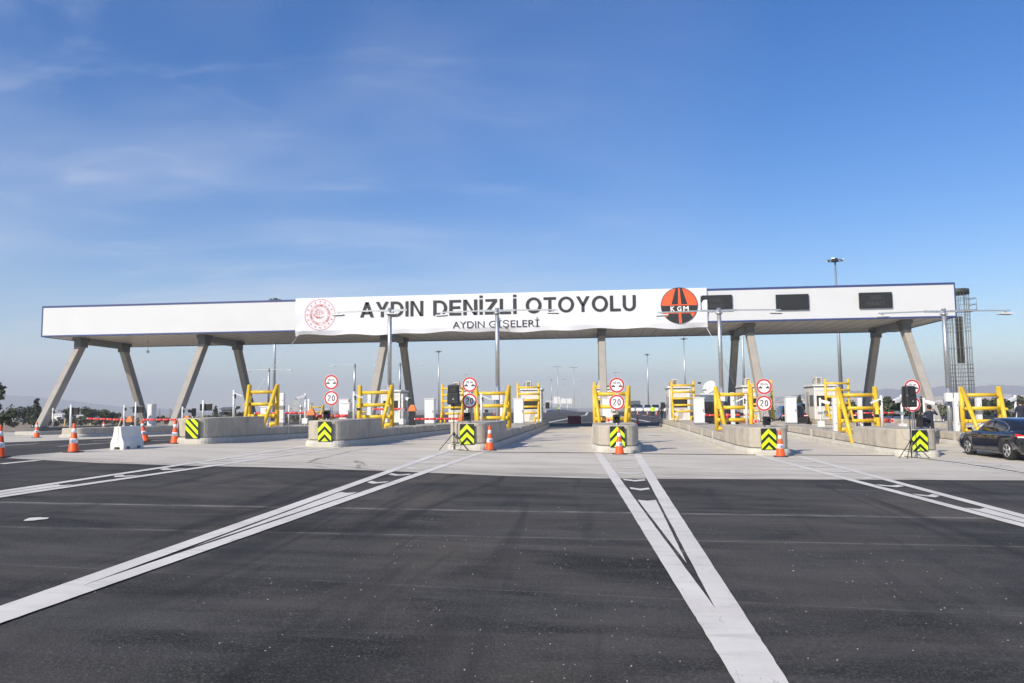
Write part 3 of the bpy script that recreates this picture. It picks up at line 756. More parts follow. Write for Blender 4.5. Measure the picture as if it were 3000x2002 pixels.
# sensor posts and light curtains -------------------------------------------
def sensor_post(x, Yp, z, label, h=1.25, side=1, r=.058):
    t = thing('sensor_post', (x, Yp, z), label, 'sensor post', 'round white sensor posts on the crash blocks')
    mb = MB().tube([(0, 0, 0), (0, 0, h)], r, 'white_metal', 14)
    for q in (.35, .62, .95): mb.tube([(0, 0, h * q), (0, 0, h * q + .012)], r * 1.05, 'grey_steel', 14)
    mb.build('post', t)
    MB().lathe([(.02, 0), (.02, .012)], 'hazard_black', 10, (0, -r - .006, h * .80), ax='y').build('lens', t)
    MB().box(side * .05 - .03, side * .05 + .03, -.05, .05, h * .68, h * .86, 'dark_steel').build('bracket', t)
    mb = MB(); mb.bar((side * .07, 0, h * .88), (side * .42, .05, h * .76), .22, .05, 'white_metal'); mb.build('flood_lamp', t, bevel=.008)
    MB().tube([(side * .05, 0, h * .35), (side * .16, 0, h * .33)], .02, 'white_metal', 8).box(side * .22 - .07, side * .22 + .07, -.12, .05, h * .30, h * .40, 'black_plastic').build('camera', t, bevel=.008)
for k, px in ((1, 685), (2, 1037), (3, 1411), (5, 2187), (6, 2583)):
    c, Y0 = ISL[k]; p = at(px, 1200, Y=33.6)
    sensor_post(p.x, 33.6, G(c, Y0) + 1.03, 'round white sensor post on the crash block of island ' + ISHORT[k], 1.22 if k < 4 else 1.3, 1 if k < 4 else -1)
c, Y0 = ISL[7]
def light_curtain(px, py0, Yp, zb, label, w=.2, bands=False):
    p = at(px, py0, Y=Yp); t = thing('light_curtain', (p.x, Yp, zb), label, 'sensor column', 'white square sensor columns')
    h = p.z - zb
    MB().box(-w / 2, w / 2, -.08, .14, 0, h, 'white_metal').build('column', t, bevel=.01)
    mb = MB()
    for q in (.22, .78): mb.lathe([(.022, 0), (.022, .01)], 'hazard_black', 10, (w * .2, -.088, h * q), ax='y')
    if bands: mb.box(-w / 2 - .003, w / 2 + .003, -.084, .143, h * .50, h * .62, 'grey_steel').box(-w / 2 - .003, w / 2 + .003, -.084, .143, 0, h * .12, 'grey_steel')
    mb.build('lens_strip', t)
for k, px, py, Yp, b_ in ((1, 827, 1152, 38.6, True), (2, 1083, 1153, 38.9, False), (3, 1468, 1158, 39.5, False), (5, 2145, 1150, 39.0, False), (6, 2444, 1165, 38.8, False), (6, 2518, 1166, 38.9, False), (7, 2799, 1167, 38.8, False), (7, 2866, 1166, 38.9, True)):
    c, Y0 = ISL[k]; light_curtain(px, py, Yp, G(c, Yp) + .6, ('tall' if px != 2518 else 'shorter') + ' white square sensor column on island ' + ISHORT[k] + {827: ', right of the yellow frame', 2444: ', left side', 2518: ', behind the yellow rails', 2799: ', next to the lamp post', 2866: ', behind the yellow rails'}.get(px, ''), b_ and .22 or .18, b_)

# CCTV poles ------------------------------------------------------------------
def cctv(px, pyt, Yp, zb, label, side=1, cam_dz=-.15, box=True):
    p = at(px, pyt, Y=Yp); h = p.z - zb
    t = thing('camera_pole', (p.x, Yp, zb), label, 'camera pole', 'white camera poles on the islands')
    mb = MB().tube([(0, 0, 0), (0, 0, h)], .055, 'white_metal', 12)
    for q in (.3, .55, .75): mb.tube([(0, 0, h * q), (0, 0, h * q + .015)], .062, 'grey_steel', 12)
    mb.build('pole', t)
    cm = MB().bar((0, -.02, h + cam_dz), (side * .42, -.25, h + cam_dz - .14), .16, .15, 'white_metal').build('camera', t, bevel=.015)
    MB().bar((side * .40, -.24, h + cam_dz - .15), (side * .44, -.265, h + cam_dz - .165), .12, .11, 'black_plastic').build('lens', cm)
    MB().box(-.1, .1, -.06, .1, h * .48, h * .55, 'galvanised').tube([(side * .06, 0, h * .52), (side * .25, -.05, h * .53)], .02, 'galvanised', 8).box(side * .25 - .08, side * .25 + .08, -.14, .04, h * .50, h * .58, 'grey_steel').build('sensor', t)
    if box: MB().box(-.16, .16, -.1, .12, .12, .42, 'white_metal').build('junction_box', t, bevel=.012)
for px, py, Yp, k, s, lab in ((895, 1153, 41.2, 1, -1, 'white camera pole on island with diagonal stripes, lens facing left'), (1179, 1155, 40.2, 2, 1, 'white camera pole with junction box on island second from left'),
                              (2402, 1166, 40.9, 6, 1, 'white camera pole with big white camera left of the yellow frame by the right loudspeaker'), (2706, 1166, 39.5, 7, 1, 'white camera pole beside the man in navy shirt'),
                              (2973, 1158, 41.5, 7, -1, 'white camera pole rising behind the roof of the black saloon'), (2640, 1157, 36.2, 6, -1, 'white camera pole right of the yellow frame near the right loudspeaker')):
    c, Y0 = ISL[k]; cctv(px, py, Yp, G(c, Yp) + .6, lab, s)
# displays on poles, small poles of the left side
def pole_display(px, pyt, x0, x1, y0, y1, Yp, zb, label, w=.05):
    a = at(px, pyt, Y=Yp); t = thing('pole_display', (a.x, Yp, zb), label, 'display', 'black displays on white poles at far left')
    MB().tube([(0, -.06, 0), (0, -.06, a.z - zb)], w, 'white_metal', 12).build('pole', t)
    p, q = at(x0, y1, Y=Yp), at(x1, y0, Y=Yp)
    MB().box(p.x - a.x, q.x - a.x, 0, .15, p.z - zb, q.z - zb, 'black_screen').build('screen', t, bevel=.01)
pole_display(210.5, 1186, 197, 229, 1194, 1215, 45.5, .7, 'black panel on white pole, leftmost of three, beside the big left cone', .065)
pole_display(400, 1178, 388, 419, 1190, 1210, 51, .56, 'black panel on white pole just behind the white plastic barrier', .06)
pole_display(598, 1173, 585, 618, 1183, 1204, 33.0, G(-16.4, 33) + 1.0, 'black panel on white pole above the striped island block', .045)
def lamp_stub(px, pyt, pyb, Yp, label, side=1):
    a, b = at(px, pyt, Y=Yp), at(px, pyb, Y=Yp); t = thing('camera_pole', (b.x, Yp, b.z), label, 'camera pole', 'slim white poles with a small camera')
    h = a.z - b.z
    MB().tube([(0, 0, 0), (0, 0, h)], .06, 'white_metal', 10).build('pole', t)
    MB().bar((side * .05, 0, h - .15), (side * .5, 0, h - .22), .2, .07, 'grey_steel').box(side * .07 - .05, side * .07 + .05, -.06, .06, h - .4, h - .15, 'dark_steel').build('camera', t)
lamp_stub(153, 1196, 1268, 55, 'slim white pole with small camera right of the leftmost column')
lamp_stub(363, 1187, 1247, 50, 'slim white pole with small camera rising behind the white barrier')
lamp_stub(534, 1192, 1245, 50, 'slim white pole with small camera right of the second leaning column')
for px, py, Yq, lab in ((847, 1188, 62, 'short white pole under the distant road signs'), (881, 1186, 60, 'short white pole just left of the white camera pole'), (905, 1169, 46, 'thin white pole left of the orange barrier head')):
    a = at(px, py, Y=Yq); t = thing('bollard_post', (a.x, Yq, .5), lab, 'post'); MB().tube([(0, 0, 0), (0, 0, a.z - .5)], .07, 'white_metal', 10).build('pole', t)
    MB().box(.07, .25, -.05, .05, a.z - .85, a.z - .75, 'grey_steel').build('sensor', t)

def X_(px, Y): return at(px, 1190, Y=Y).x
# barrier gates -----------------------------------------------------------------
def gate(loc, label, arm, cab='dark_steel', head='housing_orange', h=.85, thick=.06, armmat='arm_red', n=6):
    """arm: vector from the head to the arm tip"""
    t = thing('barrier_gate', loc, label, 'barrier gate', 'lane barrier gates with red arms')
    MB().box(-.17, .17, -.15, .15, 0, h, cab).build('cabinet', t, bevel=.015)
    MB().loft([[(-.24, -.16, h), (.24, -.16, h), (.24, .16, h), (-.24, .16, h)], [(-.22, -.14, h + .15), (.22, -.14, h + .15), (.22, .14, h + .15), (-.22, .14, h + .15)], [(-.08, -.1, h + .38), (.10, -.1, h + .38), (.10, .1, h + .38), (-.08, .1, h + .38)]], head).build('head', t, bevel=.015)
    a = Vector(arm); d = a.normalized(); st = Vector((0, 0, h + .14)) + d * .22; mb = MB()
    for q in range(n):
        p0, p1 = st.lerp(st + a, q / n), st.lerp(st + a, (q + 1) / n)
        mb.tube([p0, p0.lerp(p1, .93)], thick, armmat, 8); mb.tube([p0.lerp(p1, .93), p1], thick * .98, 'arm_white', 8)
    mb.build('arm', t)
gate((X_(383, 51), 51.0, .56), 'barrier gate on far left island, long red arm pointing left', (-3.0, 0, .12), h=.42)
gate((X_(550, 44.2), 44.2, .1), 'barrier gate with long red arm just left of the striped island nose', (-2.6, 0, .02), h=.95)
gate((X_(735, 50.5), 50.5, .05), 'barrier gate seen through the leftmost yellow frame', (-2.7, 0, 0), h=1.0)
gate((X_(912, 43.2), 43.2, G(-15.7, 43) + .6), 'barrier gate with orange head left of the second round sign pair', (-3.2, 0, .0), h=.6)
gate((X_(1028, 43.8), 43.8, G(-11, 43) + .6), 'barrier gate with maroon shaded arm right of the second sign pair', (-2.2, 0, 0), h=.45, armmat='arm_red', thick=.09, head='dark_steel')
gate((X_(1208, 45.5), 45.5, G(-10.4, 45) + .6), 'black barrier cabinet with orange head left of the tall white cabinet near the speaker', (-2.6, 1.4, .0), h=.85, cab='black_plastic')
gate((X_(1355, 43.8), 43.8, G(-5.5, 43) + .6), 'barrier gate with orange head behind the left loudspeaker', (-2.6, 0, 0), h=.3)
def long_gate(k, px0, py0, Ya, px1, py1, Yb_, label):
    a, b = at(px0, py0, Y=Ya), at(px1, py1, Y=Yb_); c, _ = ISL[k]; zb = G(c, Ya) + .6
    t = thing('barrier_gate', (a.x, Ya, zb), label, 'barrier gate', 'lane barrier gates with red arms')
    MB().box(-.3, .3, -.12, .3, 0, a.z - zb + .12, 'black_plastic').build('cabinet', t, bevel=.02)
    a0 = Vector((0, 0, a.z - zb)); v = b - Vector((a.x, a.y, a.z)); mb = MB(); n = 6
    for q in range(n):
        p0, p1 = a0 + v * (q / n), a0 + v * ((q + 1) / n)
        mb.tube([p0, p0.lerp(p1, .92)], .10, 'arm_red', 8); mb.tube([p0.lerp(p1, .92), p1], .097, 'arm_white', 8)
    mb.tube([a0 + v, a0 + v * 1.002], .075, 'arm_red', 8)
    mb.build('arm', t)
long_gate(4, 1758, 1226, 42.5, 1783, 1231, 36.2, 'barrier gate on middle island, short red arm swung towards the viewer')
long_gate(5, 2146, 1231, 42, 2214, 1235, 35.6, 'barrier gate beside the broadcast van, red arm swung towards the viewer')
long_gate(6, 2532, 1231, 40, 2614, 1233, 34.4, 'barrier gate left of the right loudspeaker, red arm swung towards the viewer')
gate((X_(2046, 57.6), 57.6, .3), 'barrier gate with red arm across the front of the broadcast van', (3.6, 0, 0), h=.55, cab='dark_steel', head='dark_steel', thick=.07)
gate((X_(2474, 58), 58.0, .3), 'barrier gate with thin red arm behind the second yellow frame from the right', (3.4, 0, 0), h=.6, cab='dark_steel', head='dark_steel', thick=.05)

# ================================================================ CANOPY
YF, YR = 57.0, 68.0
cbl, cbr, ctl, ctr = at(121, 990, Y=YF), at(2800, 930, Y=YF), at(125, 900, Y=YF), at(2798, 827, Y=YF)
XL, XR, ZB, ZT = (cbl.x + ctl.x) / 2, (cbr.x + ctr.x) / 2, 7.75, 10.2
can = thing('toll_canopy', ((XL + XR) / 2, (YF + YR) / 2, 0), 'long flat white canopy with blue edges carried on slanting concrete columns', 'canopy')
ox, oy = can.location.x, can.location.y
def cb(x0, x1, y0, y1, z0, z1, m, name, bevel=0, n=None):
    return MB().box(x0 - ox, x1 - ox, y0 - oy, y1 - oy, z0, z1, m).build(name, can, bevel=bevel)
cb(XL + .05, XR - .05, YF, YF + .1, ZB + .1, ZT - .12, 'white_panel', 'fascia')
cb(XL + .05, XR - .05, YR - .1, YR, ZB + .1, ZT - .12, 'white_panel', 'fascia')
cb(XL, XL + .1, YF + .1, YR - .1, ZB + .1, ZT - .12, 'white_panel', 'fascia')
cb(XR - .1, XR, YF + .1, YR - .1, ZB + .1, ZT - .12, 'white_panel', 'fascia')
for z0, z1 in ((ZB - .02, ZB + .10), (ZT - .12, ZT + .03)):
    cb(XL - .02, XR + .02, YF - .03, YF + .12, z0, z1, 'blue_trim', 'edge_trim', .01)
    cb(XL - .02, XR + .02, YR - .12, YR + .03, z0, z1, 'blue_trim', 'edge_trim', .01)
    cb(XL - .025, XL + .1, YF + .12, YR - .12, z0, z1, 'blue_trim', 'edge_trim')
    cb(XR - .1, XR + .025, YF + .12, YR - .12, z0, z1, 'blue_trim', 'edge_trim')
for a, b in ((XL - .024, XL + .06), (XR - .06, XR + .024)):
    cb(a, b, YF - .028, YF + .1, ZB + .1, ZT - .12, 'blue_trim', 'edge_trim')
cb(XL + .06, XR - .06, YF + .06, YR - .06, ZT - .1, ZT - .02, 'grey_steel', 'roof')
cb(XL + .1, XR - .1, YF + .12, YR - .12, ZB + .02, ZB + .06, 'soffit_metal', 'soffit')
for k in range(69):                                             # joints between the soffit panels
    x = XL + 1 + k
    if x < XR - .3: cb(x, x + .02, YF + .14, YR - .14, ZB + .008, ZB + .0202, 'grey_steel', 'soffit_joint')
YFT, YTF, YTR, YRT = 54.4, 58.7, 64.5, 68.1
for k, (xc, zf) in enumerate(((at(107, 1250, Y=YFT - .4).x, .62), (at(499, 1243, Y=YFT - .4).x, .56), (-16.2, .60), (.70, .60), (11.65, .60), (22.75, .50))):
    X = xc - ox
    for (yf, yt, s) in ((YFT, YTF, 1), (YRT, YTR, -1)):
        w, d = .26, .40
        rings = [[(X + a * w, y + b * d - oy, z) for a, b in ((-1, -.86), (-.86, -1), (.86, -1), (1, -.86), (1, .86), (.86, 1), (-.86, 1), (-1, .86))] for y, z in ((yf, zf), (yt, 7.12))]
        MB().loft(rings, 'column_concrete').build('column', can)
        q = MB().loft([[(X + a * .285, yt + b * .47 - oy, z) for a, b in ((-1, -1), (1, -1), (1, 1), (-1, 1))] for z in (6.98, 7.45)] + [[(X + a * .36, yt + b * .6 - oy, 7.5) for a, b in ((-1, -1), (1, -1), (1, 1), (-1, 1))], [(X + a * .36, yt + b * .6 - oy, ZB) for a, b in ((-1, -1), (1, -1), (1, 1), (-1, 1))]], 'cap_steel')
        q.build('column_cap', can)
        q = MB().box(X - .34, X + .34, yf - .5 - oy, yf + .5 - oy, zf - .06, zf, 'dark_steel').build('base_plate', can)
        for sx in (-.29, 0, .29):
            for sy in (-.44, .44): MB().tube([(X + sx, yf + sy - oy, zf - .02), (X + sx, yf + sy - oy, zf + .12)], .035, 'white_metal', 8).build('anchor_bolt', q)
    MB().box(X - .2, X + .2, YTF + .5 - oy, YTR - .5 - oy, 7.25, ZB + .01, 'grey_steel').build('cross_beam', can)
# plinths of the two end columns
p = at(107, 1250, Y=YFT - .4)
t = thing('column_plinth', (p.x, YFT - .7, 0), 'low pale concrete plinth under the leftmost leaning column', 'plinth')
MB().box(-.95, .95, -.7, 15, -.1, .32, 'concrete_pale').build('base', t, bevel=.02)
MB().box(-.6, .6, -.3, 14.6, .318, .56, 'kerb_dark').build('upper_step', t, bevel=.01)
for px, y0, y1, lab in ((433, 1004, 1035, 'small lamp hanging under the canopy soffit at left'), (2628, 938, 952, 'small lamp hanging under the canopy soffit at right')):
    b = at(px, y1, Y=62); t = thing('hanging_lamp', (b.x, 62, b.z), lab, 'lamp')
    MB().tube([(0, 0, .2), (0, 0, ZB - b.z + .05)], .018, 'grey_steel', 6).build('rod', t)
    MB().lathe([(.02, .26), (.1, .2), (.13, .05), (.07, 0)], 'white_metal', 14).build('shade', t)

# ---------------------------------------------------------------- lettering helpers
def text_raw(body, bold=0.0, spacing=1.0):
    cu = bpy.data.curves.new('t', 'FONT'); cu.body = body; cu.size = 1; cu.offset = bold; cu.resolution_u = 4; cu.space_character = spacing
    ob = bpy.data.objects.new('t', cu); COL.objects.link(ob); dg = bpy.context.evaluated_depsgraph_get(); dg.update()
    me = bpy.data.meshes.new_from_object(ob.evaluated_get(dg)); vs = [(v.co.x, v.co.y) for v in me.vertices]; fs = [list(p.vertices) for p in me.polygons]
    bpy.data.objects.remove(ob); bpy.data.curves.remove(cu); bpy.data.meshes.remove(me); return vs, fs
def put_line(mb, body, x0, x1, zb, cap, y, m, bold=0.0, spacing=1.0):
    vs, fs = text_raw(body, bold, spacing); hv, _ = text_raw('H', bold); H = max(v[1] for v in hv) - min(v[1] for v in hv); b0 = min(v[1] for v in hv)
    a, b = min(v[0] for v in vs), max(v[0] for v in vs)
    mb.add([(x0 + (x - a) * (x1 - x0) / (b - a), y, zb + (z - b0) * cap / H) for x, z in vs], fs, m)
def arc(mb, cx, cz, rx, rz, a0, a1, w0, w1, y, m, n=24, tilt=0.0):
    vs = []
    for k in range(n + 1):
        a = a0 + (a1 - a0) * k / n; w = (w0 + (w1 - w0) * k / n) / 2
        for q in (-w, w):
            x, z = (rx + q) * cos(a), (rz + q) * sin(a); vs.append((cx + x * cos(tilt) - z * sin(tilt), y, cz + x * sin(tilt) + z * cos(tilt)))
    mb.add(vs, [(2 * i, 2 * i + 1, 2 * i + 3, 2 * i + 2) for i in range(n)], m)
def star(mb, cx, cz, r, y, m, rot=0.0):
    P = [(cx + (r if k % 2 == 0 else r * .42) * sin(rot + k * pi / 5), y, cz + (r if k % 2 == 0 else r * .42) * cos(rot + k * pi / 5)) for k in range(10)]
    mb.add(P + [(cx, y, cz)], [(k, (k + 1) % 10, 10) for k in range(10)], m)
# heavy poster capitals drawn stroke by stroke (height 1, stroke .2)
def block_letter(ch):
    q, S = [], .185
    def arcp(cx, cz, rx, rz, a0, a1, n=14):                     # band with vertical strokes S wide, horizontal strokes .165
        for k in range(n):
            t0, t1 = a0 + (a1 - a0) * k / n, a0 + (a1 - a0) * (k + 1) / n
            q.append([(cx + rx * cos(t0), cz + rz * sin(t0)), (cx + rx * cos(t1), cz + rz * sin(t1)), (cx + (rx - S) * cos(t1), cz + (rz - .165) * sin(t1)), (cx + (rx - S) * cos(t0), cz + (rz - .165) * sin(t0))])
    def rect(x0, x1, z0, z1): q.append([(x0, z0), (x1, z0), (x1, z1), (x0, z1)])
    T = .165
    if ch == 'A': w = .84; q += [[(0, 0), (.2, 0), (.52, 1), (.32, 1)], [(.64, 0), (.84, 0), (.52, 1), (.32, 1)]]; rect(.2, .64, .2, .36)
    elif ch == 'Y': w = .80; rect(.31, .49, 0, .45); q += [[(0, 1), (.31, .40), (.49, .40), (.21, 1)], [(.59, 1), (.31, .40), (.49, .40), (.80, 1)]]
    elif ch == 'D': w = .78; rect(0, S, 0, 1); rect(S, .34, 0, T); rect(S, .34, 1 - T, 1); arcp(.34, .5, .44, .5, -pi / 2, pi / 2)
    elif ch in 'Iİ': w = S; rect(0, S, 0, 1)
    elif ch == 'N': w = .78; rect(0, S, 0, 1); rect(.78 - S, .78, 0, 1); q.append([(S * .3, 1), (S * 1.1, 1), (.78 - S * .3, 0), (.78 - S * 1.1, 0)])
    elif ch == 'E': w = .66; rect(0, S, 0, 1); rect(S, .66, 0, T); rect(S, .61, .42, .42 + T); rect(S, .65, 1 - T, 1)
    elif ch == 'Z': w = .70; rect(0, .70, 0, T); rect(.03, .68, 1 - T, 1); q.append([(0, T * .98), (.24, T * .98), (.68, 1 - T), (.44, 1 - T)])
    elif ch == 'L': w = .62; rect(0, S, 0, 1); rect(S, .62, 0, T)
    elif ch == 'O': w = .94; arcp(.47, .5, .47, .515, 0, 2 * pi, 32)
    elif ch == 'T': w = .74; rect(.37 - S / 2, .37 + S / 2, 0, 1 - T); rect(0, .74, 1 - T, 1)
    elif ch == 'U': w = .76; rect(0, S, .36, 1); rect(.76 - S, .76, .36, 1); arcp(.38, .37, .38, .385, pi, 2 * pi)
    if ch == 'İ': rect(0, S, 1.09, 1.25)
    return w, q
def poster_word(name, word, x0, x1, zb, cap, y, m, parent):
    L = []; x = 0
    for ch in word:
        w, q = block_letter(ch); L.append((x, q)); x += w + .115
    x -= .115; kx = (x1 - x0) / x; mb = MB()
    for dx, q in L:
        for pg in q:
            P = [(x0 + (a + dx) * kx, zb + b * cap) for a, b in pg]
            mb.add([(a, y, b) for a, b in P], [list(range(len(P)))], m)
    mb.build(name, parent)
# ---------------------------------------------------------------- banner
BX0, BX1, BZ0, BZ1, BY = at(866, 900, Y=YF - .1).x, at(2071, 880, Y=YF - .1).x, 7.40, 10.29, YF - .12
ban = thing('banner', (BX0, BY, BZ0), 'long white cloth banner reading AYDIN DENİZLİ OTOYOLU hung on the canopy front', 'banner')
def bsurf(u, v):                                               # u along, v upward (0..1)
    x = u * (BX1 - BX0); z = v * (BZ1 - BZ0); hem = max(0, 1 - v / .12)
    q = sin(x * .9) * .5 + sin(x * 2.3 + 1.3) * .3 + sin(x * .37 + 2) * .6
    y = .02 * sin(x * 1.1) * (1 - v) + hem * (.08 + .10 * q) - .05 * (1 if v < .99 else 0)
    z += hem * (.05 * sin(x * .55 + 1) + .05 * sin(x * 1.7)) - (.10 * (u < .006) * hem)
    e = max(0, 1 - u / .02) + max(0, (u - .985) / .015); y += e * .05 * sin(v * 9)
    return (x, y, z)
NU, NV = 220, 22; mb = MB()
vv = [.0, .02, .04, .06, .08, .10, .12, .135, .15, .165, .18, .2] + [.2 + .8 * k / 10 for k in range(1, 11)]; NV = len(vv)
for side, off in ((0, 0), (1, .012)):
    vs = [tuple(Vector(bsurf(i / NU, v)) + Vector((0, off, 0))) for i in range(NU + 1) for v in vv]
    fs = [(i * NV + j, (i + 1) * NV + j, (i + 1) * NV + j + 1, i * NV + j + 1) for i in range(NU) for j in range(NV - 1)]
    mb.add(vs, fs if side == 0 else [f[::-1] for f in fs], 'banner_cloth', True)
mb.build('cloth', ban)
LY = -.085
def bx(px, py=900): return at(px, py, Y=YF - .2).x - BX0
mb = MB(); zb = 8.68 - BZ0
for word, a, b in (('AYDIN', 1055, 1240), ('DENİZLİ', 1269, 1513), ('OTOYOLU', 1540, 1863)):
    poster_word('headline_word', word, bx(a), bx(b), zb + (.0 if word != 'OTOYOLU' else .03), 1.17, LY, 'ink_black', ban)
mb = MB()
for word, a, b in (('AYDIN', 1326, 1419), ('GİŞELERİ', 1432, 1579)): mb = MB(); put_line(mb, word, bx(a), bx(b), 7.70 - BZ0, .50, LY, 'ink_black', .0); mb.build('subheading_word', ban)
mb = MB(); cx, cz = bx(937, 926), 8.98 - BZ0 
for k in range(90): arc(mb, cx, cz, 1.19, 1.19, 2 * pi * k / 90, 2 * pi * (k + .72) / 90, .035, .035, LY, 'logo_red', 2)
for k in range(16): a = pi / 2 - 2 * pi * k / 16; star(mb, cx + 1.0 * cos(a), cz + 1.0 * sin(a), .075, LY, 'logo_red')
for r in (.82, .62): ring(mb, cx, cz, r - .006, r + .006, LY, 'logo_red', 60)
S_ = 'TÜRKİYE CUMHURİYETİ ULAŞTIRMA VE ALTYAPI BAKANLIĞI • '
for k, ch in enumerate(S_):
    if ch == ' ': continue
    a = -pi / 2 - .12 - 2 * pi * k / len(S_)
    put_text(mb, ch, cx + .72 * cos(a), cz + .72 * sin(a), LY, 'logo_red', None, .11 if ch != '•' else .05, .02, a - pi / 2)
gx_, gz_ = cx - .04, cz + .02                                   # globe of latitude and longitude strokes
for r0, zz in ((.24, .36), (.34, .18), (.38, .02)): arc(mb, gx_ - .03, gz_ + zz + .10, r0, .10, pi * 1.08, pi * 1.80, .022, .012, LY, 'logo_red', 14)
arc(mb, gx_ + .02, gz_ - .02, .46, .20, pi * .92, pi * 1.85, .075, .015, LY, 'logo_red', 24)
arc(mb, gx_, gz_ - .22, .26, .10, pi * 1.1, pi * 1.9, .03, .012, LY, 'logo_red', 14)
for xx, rr in ((-.10, .12), (.04, .05)): arc(mb, gx_ + xx + .1, gz_ + .05, rr + .1, .36, pi * .62, pi * 1.3, .018, .018, LY, 'logo_red', 14)
arc(mb, gx_ - .04, gz_ + .08, .30, .34, pi * .55, pi * 1.05, .03, .02, LY, 'logo_red', 14)
arc(mb, gx_ + .24, gz_ + .20, .11, .11, pi * .3, pi * 1.7, .008, .035, LY, 'logo_red', 16); star(mb, gx_ + .34, gz_ + .20, .045, LY, 'logo_red')
mb.build('red_emblem', ban)
mb = MB(); cx, cz, r = bx(1990, 899), 9.02 - BZ0, 1.33
def lp(pts, y, m): mb.add([(cx + a * r, y, cz + b * r) for a, b in pts], [list(range(len(pts)))], m)
def chord(z0, z1, n=14):                                        # slice of the disc between two heights
    R = .97; L_ = [( sign * math.sqrt(max(0, R * R - z * z)), z) for sign in (1,) for z in [z0 + (z1 - z0) * k / n for k in range(n + 1)]]
    return L_ + [(-a, b) for a, b in L_[::-1]]
ring(mb, cx, cz, .0001, r * .975, LY, 'logo_orange', 60); ring(mb, cx, cz, r * .965, r, LY - .004, 'logo_black', 60)
lp(chord(-.40, .0), LY - .003, 'logo_black')
lp([(-.17, .975), (-.045, .98), (-.06, .06), (-.42, .06)], LY - .003, 'logo_black'); lp([(.045, .98), (.17, .975), (.45, .06), (.11, .06)], LY - .003, 'logo_black')
lp(chord(-.97, -.44), LY - .003, 'logo_black')
lp([(-.05, -.40), (.09, -.40), (.12, -.98), (-.03, -.98)], LY - .006, 'logo_orange')
for s in (-1, 1): lp([(s * .60, -.43), (s * .86, -.43), (s * .72, -.66), (s * .66, -.60)], LY - .006, 'logo_orange')
for s in (-1, 1): lp([(s * .05, -.44), (s * .62, -.44), (s * .62, -.405), (s * .05, -.405)], LY - .0055, 'logo_orange')
for ch, q in (('K', -.36), ('G', 0), ('M', .36)): put_text(mb, ch, cx + q * r, cz - .18 * r, LY - .007, 'sign_white', .24 * r if ch != 'M' else .30 * r, .28 * r, .03)
mb.build('round_emblem', ban)
def rope(name, pts, label, r=.018, m='rope'):
    P = [Vector(p) for p in pts]; o = P[0]; t = MB().tube([p - o for p in P], r, m, 6).build(name, None, o); tag(t, label, 'rope' if m == 'rope' else 'cable'); return t
a = at(869, 990, Y=56.8); rope('rope', [a, at(800, 1080, Y=52), at(733, 1172, Y=47)], 'thin pale rope from lower left banner corner down to the yellow frame')
rope('rope', [at(2071, 962, Y=56.8), at(2110, 1030, Y=58), at(2150, 1125, Y=59.5)], 'thin pale rope from lower right banner corner down to the booth')
# ---------------------------------------------------------------- message displays on the fascia
def vms(x0, x1, y0, y1, label, words):
    a, b = at(x0, y1, Y=YF - .1), at(x1, y0, Y=YF - .1); z1 = a.z + 1.08; w = b.x - a.x
    t = thing('message_display', ((a.x + b.x) / 2, YF - .03, a.z), label, 'display', 'dark message displays on the canopy front')
    MB().box(-w / 2, w / 2, -.13, 0, 0, 1.12, 'black_plastic').build('frame', t, bevel=.01)
    MB().box(-w / 2 + .07, w / 2 - .07, -.14, -.125, .07, 1.05, 'black_screen').build('screen', t)
    if words:
        mb = MB()
        for s, z in zip(words, (.76, .32)): put_text(mb, s, 0, z, -.143, 'screen_text', None, .30, .01)
        mb.build('lettering', t)
vms(2050, 2144, 870, 911, 'dark display reading HGS NAKIT half hidden by the banner end', ('HGS', 'NAKIT'))
vms(2274, 2368, 862, 909, 'dark blank display in the middle of the bare white fascia', None)
vms(2518, 2612, 857, 904, 'dark display reading HGS NAKIT nearest the right canopy end', ('HGS', 'NAKIT'))

# ================================================================ LAMP POSTS AND MASTS
def tlamp(px, py, Yp, zb, label, la=3.05, ra=3.05, r=.11, boxes=0, group='tee shaped lamp posts on the islands', head=1):
    p = at(px, py, Y=Yp); h = p.z - zb; t = thing('lamp_post', (p.x, Yp, zb), label, 'lamp post', group)
    MB().tube([(0, 0, 0), (0, 0, h * .35)], r, 'galvanised', 16).tube([(0, 0, h * .35), (0, 0, h)], r * .96, 'galvanised', 16).build('pole', t)
    MB().box(-.2, .2, -.2, .2, 0, .03, 'galvanised').build('base_plate', t)
    MB().tube([(0, 0, h - .3), (0, 0, h - .24)], r * 1.6, 'galvanised', 16).build('collar', t)
    for s, L in ((-1, la), (1, ra)):
        if not L: continue
        ar = MB().bar((s * .08, 0, h - .14), (s * .9, 0, h - .12), .07, .10, 'galvanised').bar((s * .88, 0, h - .12), (s * L, 0, h - .16), .06, .06, 'galvanised').build('arm', t)
        lm = MB().bar((s * (L - .5), .02, h - .30), (s * (L + .08), .02, h - .32), .46 * head, .05, 'white_metal').bar((s * (L - .47), .02, h - .331), (s * (L + .05), .02, h - .351), .42 * head, .014, 'grey_steel').build('lamp_head', ar)
        MB().box(s * (L - .2) - .06, s * (L - .2) + .06, -.04, .04, h - .29, h - .13, 'galvanised').build('bracket', lm)
    for q in range(boxes):
        b = MB().box(-.26 + q * .30, .10 + q * .30, -.34, -.1, 1.42, 1.84, 'white_metal').build('equipment_box', t, bevel=.012)
        MB().tube([(-.1 + q * .2, -.3, 1.42), (-.16 + q * .2, -.3, 1.24), (.02 + q * .2, -.3, 1.14), (.05 + q * .2, -.3, 1.33), (-.04 + q * .2, -.3, 1.20), (.08 + q * .2, -.25, 1.03)], .016, 'cable', 6).build('cable_loop', b)
